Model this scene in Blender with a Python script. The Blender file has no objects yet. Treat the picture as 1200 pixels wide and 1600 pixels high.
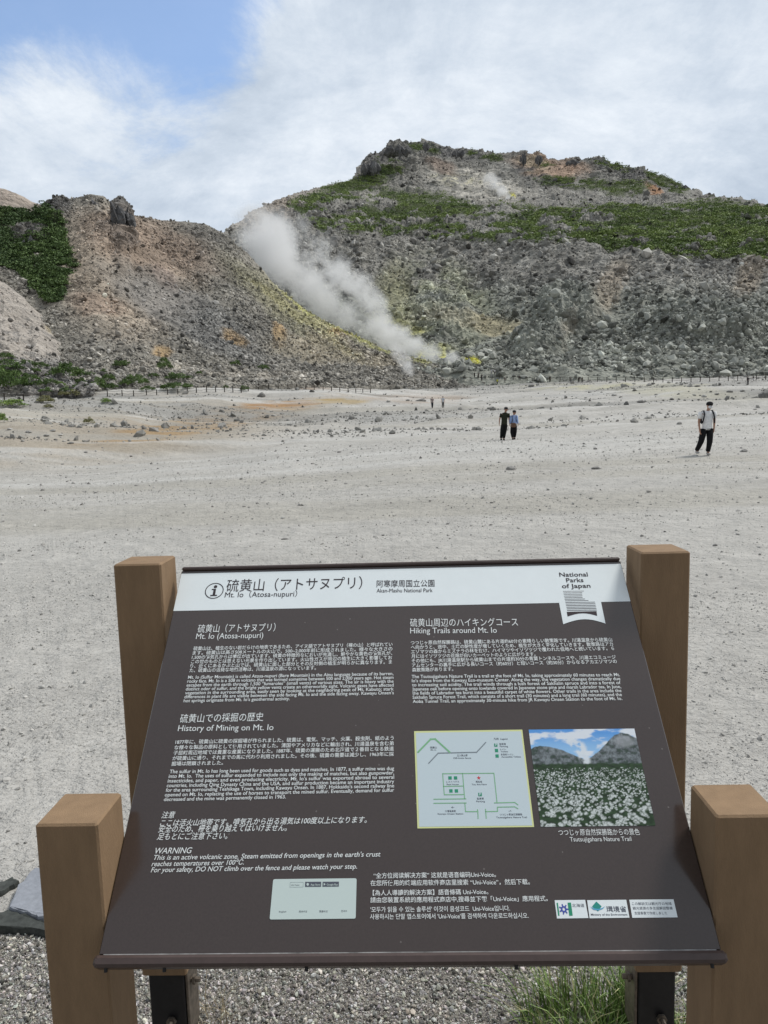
import bpy, math, random
import numpy as np
from mathutils import Vector, Matrix
from mathutils.bvhtree import BVHTree

random.seed(7)
rng = np.random.default_rng(7)
S = bpy.context.scene
COL = S.collection
RAD = math.radians

# ------------------------------------------------------------------ camera
F, PITCH, ROLL = 1118.0, 0.1113, -0.0278
CAM = np.array([0.0, 0.0, 1.75])
_fw = np.array([0, math.cos(PITCH), -math.sin(PITCH)])
_u0 = np.array([0, math.sin(PITCH), math.cos(PITCH)])
_r0 = np.array([1.0, 0, 0])
_rt = math.cos(ROLL) * _r0 + math.sin(ROLL) * _u0
_up = -math.sin(ROLL) * _r0 + math.cos(ROLL) * _u0
cd = bpy.data.cameras.new("camera")
cam = bpy.data.objects.new("camera", cd)
COL.objects.link(cam)
M = Matrix.Identity(4)
for i in range(3):
    M[i][0] = _rt[i]; M[i][1] = _up[i]; M[i][2] = -_fw[i]; M[i][3] = CAM[i]
cam.matrix_world = M
cd.sensor_fit = 'HORIZONTAL'; cd.sensor_width = 36; cd.lens = F * 36 / 1200
cd.clip_start = 0.05; cd.clip_end = 9000
S.camera = cam

# ------------------------------------------------------------------ light, sky, exposure
SUN_EL, SUN_AZ = 55.0, 62.0       # azimuth clockwise from +Y (ahead of the camera)
w = bpy.data.worlds.new("World"); S.world = w; w.use_nodes = True
nt = w.node_tree; N = nt.nodes; L = nt.links
for n in list(N): N.remove(n)
out = N.new('ShaderNodeOutputWorld'); bg = N.new('ShaderNodeBackground')
bg.inputs['Strength'].default_value = 0.15
sky = N.new('ShaderNodeTexSky'); sky.sky_type = 'NISHITA'; sky.sun_disc = False
sky.sun_elevation = RAD(SUN_EL); sky.sun_rotation = RAD(SUN_AZ)
sky.air_density = 1.0; sky.dust_density = 0.6; sky.ozone_density = 2.0


def W(kind, **kw):
    n = N.new(kind)
    for k, v in kw.items(): setattr(n, k, v)
    return n


def wmath(op, a, b=None, clamp=False):
    n = W('ShaderNodeMath', operation=op, use_clamp=clamp)
    for i, v in enumerate((a, b)):
        if v is None: continue
        if isinstance(v, (int, float)): n.inputs[i].default_value = v
        else: L.new(v, n.inputs[i])
    return n.outputs[0]


def wdot(vec):
    n = W('ShaderNodeVectorMath', operation='DOT_PRODUCT')
    L.new(tc.outputs['Generated'], n.inputs[0]); n.inputs[1].default_value = vec
    return n.outputs['Value']


def px_dir(px, py):
    d = _fw + _rt * (px - 600) / F - _up * (py - 800) / F
    return tuple(d / np.linalg.norm(d))


tc = W('ShaderNodeTexCoord')
sep = W('ShaderNodeSeparateXYZ'); L.new(tc.outputs['Generated'], sep.inputs[0])
zz = wmath('ADD', wmath('MAXIMUM', sep.outputs['Z'], 0.0), 0.42)
cx = wmath('DIVIDE', sep.outputs['X'], zz); cy = wmath('DIVIDE', sep.outputs['Y'], zz)
cmb = W('ShaderNodeCombineXYZ'); L.new(cx, cmb.inputs[0]); L.new(cy, cmb.inputs[1])


def wnoise(scale, detail, rough, off, dist=0.0, stretch=(1, 1, 1)):
    mp = W('ShaderNodeMapping'); mp.inputs['Location'].default_value = off; mp.inputs['Scale'].default_value = stretch
    L.new(cmb.outputs[0], mp.inputs[0])
    n = W('ShaderNodeTexNoise'); n.inputs['Scale'].default_value = scale; n.inputs['Detail'].default_value = detail
    n.inputs['Roughness'].default_value = rough; n.inputs['Distortion'].default_value = dist
    L.new(mp.outputs[0], n.inputs['Vector'])
    return n.outputs['Fac']


big = wnoise(1.1, 8, 0.58, (3.1, 1.7, 0), 0.35)
mid = wnoise(3.0, 12, 0.68, (9.0, 4.0, 2), 0.35)
fine = wnoise(8.0, 10, 0.7, (1.0, 7.0, 5), 0.2, (1, 1.6, 1))
# a clear gap in the cloud towards the upper left of the view
hole = W('ShaderNodeMapRange', interpolation_type='SMOOTHSTEP')
hole.inputs['From Min'].default_value = 0.958; hole.inputs['From Max'].default_value = 0.998
L.new(wdot(px_dir(110, 0)), hole.inputs['Value'])
dens = wmath('ADD', wmath('MULTIPLY', big, 0.7), wmath('MULTIPLY', mid, 0.75))
dens = wmath('SUBTRACT', dens, wmath('MULTIPLY', hole.outputs[0], 0.50))
low = W('ShaderNodeMapRange', interpolation_type='SMOOTHSTEP'); low.inputs['From Min'].default_value = .52; low.inputs['From Max'].default_value = .38
low.inputs['To Max'].default_value = .30; L.new(sep.outputs['Z'], low.inputs['Value']); dens = wmath('ADD', dens, low.outputs[0])
cov = W('ShaderNodeMapRange', interpolation_type='SMOOTHSTEP')
cov.inputs['From Min'].default_value = 0.36; cov.inputs['From Max'].default_value = 0.60
cov.inputs['To Min'].default_value = 0.10
L.new(dens, cov.inputs['Value'])
shade = wmath('ADD', wmath('MULTIPLY', mid, 0.5), wmath('MULTIPLY', wmath('ADD', big, wmath('MULTIPLY', fine, 0.55)), 0.45))
ramp = W('ShaderNodeValToRGB'); L.new(shade, ramp.inputs[0])
cr = ramp.color_ramp
cr.elements[0].position = 0.44; cr.elements[0].color = (4.2, 4.95, 5.95, 1)
cr.elements[1].position = 0.70; cr.elements[1].color = (7.6, 8.1, 8.7, 1)
e = cr.elements.new(0.56); e.color = (5.6, 6.3, 7.2, 1)
# brighter where the veiled sun stands, duller behind the camera
glow = W('ShaderNodeMapRange', interpolation_type='SMOOTHSTEP')
glow.inputs['From Min'].default_value = -0.6; glow.inputs['From Max'].default_value = 0.9
glow.inputs['To Min'].default_value = 0.27; glow.inputs['To Max'].default_value = 0.72
L.new(wdot(px_dir(820, 60)), glow.inputs['Value'])
sc = W('ShaderNodeVectorMath', operation='SCALE'); L.new(ramp.outputs[0], sc.inputs[0]); L.new(glow.outputs[0], sc.inputs['Scale'])
skyc = W('ShaderNodeVectorMath', operation='SCALE'); L.new(sky.outputs[0], skyc.inputs[0]); skyc.inputs['Scale'].default_value = 1.2
mx = W('ShaderNodeMix', data_type='RGBA'); L.new(cov.outputs[0], mx.inputs['Factor'])
L.new(skyc.outputs[0], mx.inputs[6]); L.new(sc.outputs[0], mx.inputs[7])
L.new(mx.outputs[2], bg.inputs['Color']); L.new(bg.outputs[0], out.inputs[0])

sd = bpy.data.lights.new("sun", 'SUN'); sd.energy = 2.5; sd.angle = RAD(13); sd.color = (1.0, 0.965, 0.91)
sun = bpy.data.objects.new("sun", sd); COL.objects.link(sun)
sv = Vector((math.sin(RAD(SUN_AZ)) * math.cos(RAD(SUN_EL)), math.cos(RAD(SUN_AZ)) * math.cos(RAD(SUN_EL)), math.sin(RAD(SUN_EL))))
sun.rotation_euler = (-sv).to_track_quat('-Z', 'Y').to_euler(); sun.location = (0, 0, 50)

S.view_settings.view_transform = 'Standard'; S.view_settings.look = 'None'
S.view_settings.exposure = 0.09; S.view_settings.gamma = 1.0
S.cycles.max_bounces = 26; S.cycles.diffuse_bounces = 3; S.cycles.volume_bounces = 24
S.cycles.volume_step_rate = 0.3; S.cycles.volume_max_steps = 256
S.cycles.use_denoising = True


# ------------------------------------------------------------------ helpers
def ray(px, py):
    return _fw + _rt * (px - 600) / F - _up * (py - 800) / F


def P(px, py, d):
    px, py, d = np.broadcast_arrays(np.asarray(px, float), np.asarray(py, float), np.asarray(d, float))
    v = _fw + ((px - 600) / F)[..., None] * _rt - ((py - 800) / F)[..., None] * _up
    return CAM + v * d[..., None]


def proj(V):
    V = np.asarray(V, float) - CAM
    d = V @ _fw
    d = np.where(np.abs(d) < 1e-3, 1e-3, d)
    return 600 + F * (V @ _rt) / d, 800 - F * (V @ _up) / d, d


def tag(o, label=None, cat=None, group=None, kind=None):
    if label: o['label'] = label
    if cat: o['category'] = cat
    if group: o['group'] = group
    if kind: o['kind'] = kind
    return o


def empty(name, loc=(0, 0, 0), rz=0.0):
    o = bpy.data.objects.new(name, None); COL.objects.link(o)
    o.location = loc; o.rotation_euler = (0, 0, rz); o.empty_display_size = 0.1
    return o


def raw_mesh(name, V, Fc, col=None, smooth=False):
    V = np.asarray(V, np.float32).reshape(-1, 3)
    me = bpy.data.meshes.new(name)
    if isinstance(Fc, np.ndarray):
        k = Fc.shape[1]; nf = len(Fc)
        me.vertices.add(len(V)); me.vertices.foreach_set('co', V.ravel())
        me.loops.add(nf * k); me.loops.foreach_set('vertex_index', Fc.astype(np.int32).ravel())
        me.polygons.add(nf); me.polygons.foreach_set('loop_start', np.arange(0, nf * k, k, dtype=np.int32))
        me.update(calc_edges=True)
    else:
        me.from_pydata([tuple(map(float, v)) for v in V], [], Fc); me.update()
    me.polygons.foreach_set('use_smooth', np.full(len(me.polygons), smooth))
    if col is not None:
        a = me.color_attributes.new('Col', 'FLOAT_COLOR', 'POINT')
        c = np.ones((len(V), 4), np.float32); c[:, :3] = col
        a.data.foreach_set('color', c.ravel())
    me.validate(); me.update()
    return me


def obj(name, me, mat=None, parent=None, loc=None):
    o = bpy.data.objects.new(name, me); COL.objects.link(o)
    if mat is not None and not me.materials: me.materials.append(mat)
    if parent is not None: o.parent = parent
    if loc is not None: o.location = loc
    return o


class MB:
    """collects simple solids into one mesh"""
    def __init__(s): s.v = []; s.f = []

    def add(s, V, Fs):
        b = len(s.v); s.v += [tuple(map(float, v)) for v in V]; s.f += [tuple(i + b for i in f) for f in Fs]; return s

    def box(s, c, size, bev=0.0, R=None, top=True):
        x, y, z = [q / 2 for q in size]; b = min(bev, x * .9, y * .9, z * .9)
        V = []
        if b <= 0:
            V = [(i * x, j * y, k * z) for k in (-1, 1) for j in (-1, 1) for i in (-1, 1)]
            Fs = [(0, 2, 3, 1), (4, 5, 7, 6), (0, 1, 5, 4), (2, 6, 7, 3), (0, 4, 6, 2), (1, 3, 7, 5)]
        else:
            ring = lambda ax, ay, zz_, r: [(ax, -ay + r, zz_), (ax, ay - r, zz_), (ax - r, ay, zz_), (-ax + r, ay, zz_), (-ax, ay - r, zz_), (-ax, -ay + r, zz_), (-ax + r, -ay, zz_), (ax - r, -ay, zz_)]
            rings = [ring(x - b, y - b, -z, b * .5), ring(x, y, -z + b, b), ring(x, y, z - b, b), ring(x - b, y - b, z, b * .5)]
            V = [p for r_ in rings for p in r_]
            Fs = [tuple(reversed(range(8))), tuple(range(24, 32))]
            for k in range(3):
                for i in range(8):
                    j = (i + 1) % 8; Fs.append((k * 8 + i, k * 8 + j, k * 8 + 8 + j, k * 8 + 8 + i))
        V = np.array(V)
        if R is not None: V = V @ np.array(R).T
        return s.add(V + np.array(c), Fs)

    def tube(s, pts, r, n=8, cap=True):
        pts = [np.array(p, float) for p in pts]
        rs = r if hasattr(r, '__len__') else [r] * len(pts)
        V = []; Fs = []; a = None
        for i, p in enumerate(pts):
            t = pts[min(i + 1, len(pts) - 1)] - pts[max(i - 1, 0)]; t = t / (np.linalg.norm(t) + 1e-9)
            if a is None: a = np.cross(t, (0, 0, 1) if abs(t[2]) < .9 else (1, 0, 0))
            a = a - t * (a @ t); a = a / np.linalg.norm(a); b = np.cross(t, a)
            for k in range(n):
                th = 2 * math.pi * k / n; V.append(p + rs[i] * (math.cos(th) * a + math.sin(th) * b))
        for i in range(len(pts) - 1):
            for k in range(n):
                j = (k + 1) % n; Fs.append((i * n + k, i * n + j, (i + 1) * n + j, (i + 1) * n + k))
        if cap: Fs += [tuple(reversed(range(n))), tuple(range((len(pts) - 1) * n, len(pts) * n))]
        return s.add(V, Fs)

    def ball(s, c, r, nu=12, nv=8, R=None):
        r = r if hasattr(r, '__len__') else (r, r, r)
        V = [(0, 0, 1)]
        for j in range(1, nv):
            for i in range(nu):
                a = math.pi * j / nv; b = 2 * math.pi * i / nu
                V.append((math.sin(a) * math.cos(b), math.sin(a) * math.sin(b), math.cos(a)))
        V.append((0, 0, -1)); Fs = []
        for i in range(nu): Fs.append((0, 1 + i, 1 + (i + 1) % nu))
        for j in range(nv - 2):
            for i in range(nu):
                a = 1 + j * nu; Fs.append((a + i, a + nu + i, a + nu + (i + 1) % nu, a + (i + 1) % nu))
        a = 1 + (nv - 2) * nu
        for i in range(nu): Fs.append((a + i, len(V) - 1, a + (i + 1) % nu))
        V = np.array(V) * np.array(r)
        if R is not None: V = V @ np.array(R).T
        return s.add(V + np.array(c), Fs)

    def build(s, name, mat, parent=None, loc=None, smooth=False):
        return obj(name, raw_mesh(name, np.array(s.v), s.f, smooth=smooth), mat, parent, loc)


# numpy noise ------------------------------------------------------
def _hash(ix, iy, iz, seed):
    h = (ix.astype(np.int64) * 374761393 + iy.astype(np.int64) * 668265263 + iz.astype(np.int64) * 2147483647 + seed * 1274126177) & 0xffffffff
    h = ((h ^ (h >> 13)) * 1274126177) & 0xffffffff
    h = ((h ^ (h >> 16)) * 2246822519) & 0xffffffff
    return ((h ^ (h >> 15)) & 0xffffff) / float(0xffffff)


def vnoise(p, seed=0):
    i = np.floor(p).astype(np.int64); f = p - i; f = f * f * f * (f * (f * 6 - 15) + 10)
    r = 0
    for a in (0, 1):
        for b in (0, 1):
            for c in (0, 1):
                wgt = (f[:, 0] if a else 1 - f[:, 0]) * (f[:, 1] if b else 1 - f[:, 1]) * (f[:, 2] if c else 1 - f[:, 2])
                r = r + wgt * _hash(i[:, 0] + a, i[:, 1] + b, i[:, 2] + c, seed)
    return r * 2 - 1


def fbm(p, octv=5, seed=0, gain=.5, ridged=False):
    a = 1.0; s = 0; t = 0
    q = p.copy()
    for o in range(octv):
        n = vnoise(q, seed + o * 17)
        if ridged: n = 1 - 2 * np.abs(n)
        s = s + a * n; t += a; a *= gain; q = q * 2.03 + 11.3
    return s / t


def worley(p, seed=0):
    i = np.floor(p).astype(np.int64); f = p - i
    f1 = np.full(len(p), 9.0); f2 = np.full(len(p), 9.0); cid = np.zeros(len(p))
    for a in (-1, 0, 1):
        for b in (-1, 0, 1):
            for c in (-1, 0, 1):
                x, y, z = i[:, 0] + a, i[:, 1] + b, i[:, 2] + c
                dx = a + _hash(x, y, z, seed) - f[:, 0]; dy = b + _hash(x, y, z, seed + 1) - f[:, 1]; dz = c + _hash(x, y, z, seed + 2) - f[:, 2]
                d = np.sqrt(dx * dx + dy * dy + dz * dz)
                m = d < f1
                f2 = np.where(m, f1, np.minimum(f2, d)); cid = np.where(m, _hash(x, y, z, seed + 3), cid); f1 = np.where(m, d, f1)
    return f1, f2, cid


def grid_faces(nr, nc):
    r, c = np.meshgrid(np.arange(nr - 1), np.arange(nc - 1), indexing='ij')
    a = (r * nc + c).ravel()
    return np.stack([a, a + 1, a + nc + 1, a + nc], 1)


def grid_normals(V, nr, nc):
    G = V.reshape(nr, nc, 3)
    n = np.cross(np.gradient(G, axis=1), np.gradient(G, axis=0))
    n /= np.linalg.norm(n, axis=2, keepdims=True) + 1e-9
    return n.reshape(-1, 3)


def sstep(a, b, x):
    t = np.clip((x - a) / (b - a), 0, 1); return t * t * (3 - 2 * t)


def blob(x, y, cx_, cy_, rx, ry, ang=0.0):
    c, s = math.cos(RAD(ang)), math.sin(RAD(ang)); dx, dy = x - cx_, y - cy_
    u = (dx * c + dy * s) / rx; v = (-dx * s + dy * c) / ry
    return 1 - sstep(0.55, 1.25, np.sqrt(u * u + v * v))


def inpoly(x, y, poly):
    r = np.zeros(x.shape, bool); n = len(poly)
    for i in range(n):
        x0, y0 = poly[i]; x1, y1 = poly[(i + 1) % n]
        c = ((y0 > y) != (y1 > y)) & (x < (x1 - x0) * (y - y0) / ((y1 - y0) if y1 != y0 else 1e-9) + x0)
        r ^= c
    return r


def lerpc(c, col, m):
    return c * (1 - m[:, None]) + np.array(col) * m[:, None]


# ------------------------------------------------------------------ materials
def new_mat(name):
    m = bpy.data.materials.new(name); m.use_nodes = True
    t = m.node_tree
    return m, t.nodes, t.links, t.nodes['Principled BSDF']


def plain(name, col, rough=.7, spec=.5, var=.0, scale=30., bump=0., bscale=None, metal=0., coat=0., aniso=(1, 1, 1)):
    m, n, l, b = new_mat(name)
    b.inputs['Base Color'].default_value = (*col, 1); b.inputs['Roughness'].default_value = rough
    b.inputs['Specular IOR Level'].default_value = spec; b.inputs['Metallic'].default_value = metal
    b.inputs['Coat Weight'].default_value = coat; b.inputs['Coat Roughness'].default_value = .08
    if var or bump:
        tcn = n.new('ShaderNodeTexCoord'); mp = n.new('ShaderNodeMapping'); mp.inputs['Scale'].default_value = aniso
        l.new(tcn.outputs['Object'], mp.inputs[0])
        t = n.new('ShaderNodeTexNoise'); t.inputs['Scale'].default_value = scale; t.inputs['Detail'].default_value = 6
        t.inputs['Roughness'].default_value = .65
        l.new(mp.outputs[0], t.inputs['Vector'])
        r = n.new('ShaderNodeValToRGB'); l.new(t.outputs['Fac'], r.inputs[0])
        r.color_ramp.elements[0].position = .3; r.color_ramp.elements[1].position = .7
        r.color_ramp.elements[0].color = (*[c * (1 - var) for c in col], 1)
        r.color_ramp.elements[1].color = (*[min(1, c * (1 + var)) for c in col], 1)
        l.new(r.outputs[0], b.inputs['Base Color'])
        if bump:
            t2 = n.new('ShaderNodeTexNoise'); t2.inputs['Scale'].default_value = bscale or scale; t2.inputs['Detail'].default_value = 4
            l.new(mp.outputs[0], t2.inputs['Vector'])
            bp = n.new('ShaderNodeBump'); bp.inputs['Strength'].default_value = bump; bp.inputs['Distance'].default_value = .002
            l.new(t2.outputs['Fac'], bp.inputs['Height']); l.new(bp.outputs[0], b.inputs['Normal'])
    return m


def terrain_mat(name, scales, var, bumps, rough=.95):
    """vertex colour (the ground's own colour) times procedural mottling, with multi scale bump"""
    m, n, l, b = new_mat(name)
    b.inputs['Roughness'].default_value = rough; b.inputs['Specular IOR Level'].default_value = .15
    at = n.new('ShaderNodeAttribute'); at.attribute_name = 'Col'
    ge = n.new('ShaderNodeNewGeometry')
    cur = at.outputs['Color']
    for i, (s, v) in enumerate(zip(scales, var)):
        t = n.new('ShaderNodeTexNoise'); t.inputs['Scale'].default_value = s; t.inputs['Detail'].default_value = 5
        t.inputs['Roughness'].default_value = .7
        l.new(ge.outputs['Position'], t.inputs['Vector'])
        mr = n.new('ShaderNodeMapRange'); mr.inputs['From Min'].default_value = .28; mr.inputs['From Max'].default_value = .72
        mr.inputs['To Min'].default_value = 1 - v; mr.inputs['To Max'].default_value = 1 + v
        l.new(t.outputs['Fac'], mr.inputs[0])
        vm = n.new('ShaderNodeVectorMath'); vm.operation = 'SCALE'
        l.new(cur, vm.inputs[0]); l.new(mr.outputs[0], vm.inputs['Scale']); cur = vm.outputs[0]
    l.new(cur, b.inputs['Base Color'])
    prev = None
    for (kind, s, dist, st) in bumps:
        if kind == 'v':
            t = n.new('ShaderNodeTexVoronoi'); t.inputs['Scale'].default_value = s; t.inputs['Randomness'].default_value = 1
            src = t.outputs['Distance']
        else:
            t = n.new('ShaderNodeTexNoise'); t.inputs['Scale'].default_value = s; t.inputs['Detail'].default_value = 6
            t.inputs['Roughness'].default_value = .65; src = t.outputs['Fac']
        l.new(ge.outputs['Position'], t.inputs['Vector'])
        bp = n.new('ShaderNodeBump'); bp.inputs['Strength'].default_value = st; bp.inputs['Distance'].default_value = dist
        if kind == 'v': bp.invert = True
        l.new(src, bp.inputs['Height'])
        if prev is not None: l.new(prev, bp.inputs['Normal'])
        prev = bp.outputs[0]
    if prev is not None: l.new(prev, b.inputs['Normal'])
    return m


def attr_mat(name, rough=.9, spec=.2, trans=0.0):
    m, n, l, b = new_mat(name)
    at = n.new('ShaderNodeAttribute'); at.attribute_name = 'Col'; l.new(at.outputs['Color'], b.inputs['Base Color'])
    b.inputs['Roughness'].default_value = rough; b.inputs['Specular IOR Level'].default_value = spec
    return m


M_ground = terrain_mat('ash_ground', (.35, 3.2, 26), (.09, .13, .17),
                       [('n', .5, .25, .5), ('n', 2.2, .15, .9), ('n', 9.0, .035, .8), ('n', 38, .012, .8)])
M_hill = terrain_mat('scree_slope', (.05, .45, 2.2), (.12, .22, .30), [('v', .33, .9, .8), ('v', 1.1, .4, .8), ('n', 1.8, .5, .8)])
M_far = terrain_mat('scree_slope_far', (.03, .22, 1.1), (.12, .22, .28), [('v', .2, 1.6, .8), ('v', .62, .7, .8), ('n', 1.0, .9, .8)])
M_rock = attr_mat('rock', .9, .2)
M_gravel = attr_mat('gravel_stone', .8, .3)
M_leaf = attr_mat('leaves', .7, .3)

# ------------------------------------------------------------------ the ash flat
_dk = np.array([-10, 2, 6, 15, 23, 37, 50, 60, 85, 111, 125, 150, 190, 230, 330], float)
_hk = {
    -300: [0, 0, 0, 0, 0, .3, 1.6, 3.2, 5.6, 8.2, 9.4, 11, 12, 12, 12],
    0:    [0, 0, 0, 0, 0, .1, 1.7, 3.3, 5.9, 8.2, 9.4, 11, 12, 12, 12],
    150:  [0, 0, 0, 0, 0, .1, 1.2, 2.6, 5.6, 8.0, 9.3, 11, 12, 12, 12],
    300:  [0, 0, 0, 0, .1, .3, 1.0, 1.6, 4.2, 7.6, 9.3, 11, 12, 12, 12],
    480:  [0, 0, 0, 0, .2, .7, 1.4, 1.9, 3.7, 6.4, 8.6, 10.6, 12, 12, 12],
    700:  [0, 0, 0, .1, .4, .97, 1.6, 2.1, 3.5, 5.2, 6.4, 9.2, 12.5, 13, 13],
    900:  [0, 0, 0, .12, .42, 1.0, 1.7, 2.2, 3.8, 6.0, 7.4, 9.8, 13, 13.5, 13.5],
    1103: [0, 0, 0, .15, .49, 1.2, 1.9, 2.5, 4.3, 6.6, 7.9, 10.0, 12.6, 13.5, 13.5],
    1600: [0, 0, 0, .2, .6, 1.5, 2.2, 2.8, 4.6, 7.0, 8.4, 10.6, 13, 13.5, 13.5],
}
_cols = np.array(sorted(_hk)); _H = np.array([_hk[c] for c in _cols])


def smooth_interp(x, xk, yk):
    """monotone-ish smooth interpolation"""
    return np.interp(x, xk, yk)


def ground_base(x, y):
    px = 600 + F * x / np.maximum(y, 3.0)
    px = np.clip(px, _cols[0], _cols[-1])
    hs = np.array([(np.interp(y - 3, _dk, h) + np.interp(y, _dk, h) * 2 + np.interp(y + 3, _dk, h)) / 4 for h in _H])
    k = np.clip(np.searchsorted(_cols, px) - 1, 0, len(_cols) - 2)
    t = (px - _cols[k]) / (_cols[k + 1] - _cols[k]); t = t * t * (3 - 2 * t)
    idx = np.arange(len(x))
    return hs[k, idx] * (1 - t) + hs[k + 1, idx] * t


def ground_h(x, y):
    x = np.asarray(x, float); y = np.asarray(y, float)
    h = ground_base(x, y)
    p = np.stack([x, y, np.zeros_like(x)], 1)
    far = sstep(24, 70, y)
    h = h + .20 * sstep(7, 23, y)
    # low mounds and worn channels crossing the flat
    q = p * np.array([.045, .09, 1]); h = h + far * .85 * fbm(q, 4, 3)
    q = p * np.array([.10, .24, 1]); h = h + far * .52 * fbm(q + 5, 4, 9, ridged=True)
    q = p * np.array([.16, .36, 1]); h = h + sstep(4, 14, y) * .085 * fbm(q, 4, 21)
    q = p * np.array([1.1, 1.6, 1]); h = h + sstep(1.8, 4, y) * .012 * fbm(q, 3, 31)
    # edge of the tan crust on the left
    px = 600 + F * x / np.maximum(y, 3.0)
    h = h + .5 * (1 - sstep(330, 520, px)) * sstep(39, 43, y + 3.5 * fbm(p * .07, 3, 5) + (px - 150) * -.02) * (1 - sstep(55, 75, y))
    return h


nd, ns = 760, 720
dd = np.concatenate([np.linspace(-6, 1.5, 30)[:-1], np.exp(np.linspace(math.log(1.5 + 1), math.log(331), nd - 29)) - 1])
ss = np.linspace(-1.15, 1.15, ns)
Dg, Sg = np.meshgrid(dd, ss, indexing='ij')
X = (Sg * (Dg + 9)).ravel(); Y = Dg.ravel()
GV = np.stack([X, Y, ground_h(X, Y)], 1)
gpx, gpy, gd = proj(GV)
pn = np.stack([X, Y, 0 * X], 1)
base = np.tile(np.array([.465, .449, .416]), (len(GV), 1))
n1 = fbm(pn * np.array([.05, .12, 1]), 5, 41); n2 = fbm(pn * np.array([.25, .6, 1]), 4, 44); n3 = fbm(pn * .9, 4, 47)
base *= (1 + .10 * n1 + .06 * n2 + .06 * n3)[:, None]
gx, gy = gpx + 18 * n1 + 6 * n2, gpy + 5 * n2
vis = (Y > 3)
streak = fbm(pn * np.array([.03, .35, 1]) + 3, 4, 51)


def gpatch(col, m, amt=1.0):
    global base
    base = lerpc(base, col, np.clip(m * amt * vis, 0, 1))


gpatch((.37, .325, .262), blob(gx, gy, 120, 678, 380, 54, -4), .95)
gpatch((.44, .41, .35), blob(gx, gy, 130, 640, 170, 18, -5), .7)
gpatch((.36, .245, .13), blob(gx, gy, 320, 662, 240, 17, -11) * sstep(-.35, .25, n2 + .1), .85)
gpatch((.36, .21, .10), blob(gx, gy, 440, 632, 70, 6, -3), .8)
gpatch((.40, .30, .15), blob(gx, gy, 525, 626, 45, 5, 0), .8)
gpatch((.38, .28, .20), blob(gx, gy, 650, 622, 90, 7, 0), .6)
gpatch((.38, .24, .13), blob(gx, gy, 455, 600, 60, 6, 6), .9)
gpatch((.45, .43, .28), blob(gx, gy, 950, 605, 170, 7, 0) * sstep(-.2, .3, n2), .7)
gpatch((.44, .42, .30), blob(gx, gy, 1060, 612, 130, 12, 5), .45)
gpatch((.40, .38, .335), sstep(.05, .40, streak) * (1 - sstep(90, 130, Y)), .75)
trk = np.abs(fbm(pn * np.array([.035, .11, 1]) + 9, 4, 57)); gpatch((.37, .355, .32), (1 - sstep(.0, .045, trk)) * sstep(5, 16, Y), .45)
gpatch((.54, .53, .50), sstep(.05, .4, -streak) * sstep(8, 20, Y), .65)
# darker gravelly rubble areas across the far flat
rub = sstep(-.02, .22, fbm(pn * np.array([.04, .16, 1]), 4, 77)) * sstep(48, 85, Y)
gpatch((.24, .235, .22), rub, .55)
gpatch((.22, .215, .20), sstep(150, 190, Y), .7)
# grey gravel strip round the sign
gr_edge = Y - 2.42 - .06 * fbm(pn * 2.2, 3, 90) + .25 * sstep(.4, 2.0, X) * 0
nearg = 1 - sstep(-.05, .05, gr_edge)
base = lerpc(base, (.23, .215, .19), nearg)
ground = obj('ground', raw_mesh('ground', GV, grid_faces(nd + 0, ns)[:, ::-1][:, [0, 1, 2, 3]], col=base, smooth=True), M_ground)
tag(ground, kind='structure')
GF = grid_faces(nd, ns)

pl = plain('plain_ash', (.42, .40, .37), .95, .1, var=.12, scale=.05)
V = [(-4000, -4000, -.6), (4000, -4000, -.6), (4000, 4000, -.6), (-4000, 4000, -.6)]
tag(obj('terrain', raw_mesh('terrain', V, [(0, 1, 2, 3)]), pl), kind='structure')


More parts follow.
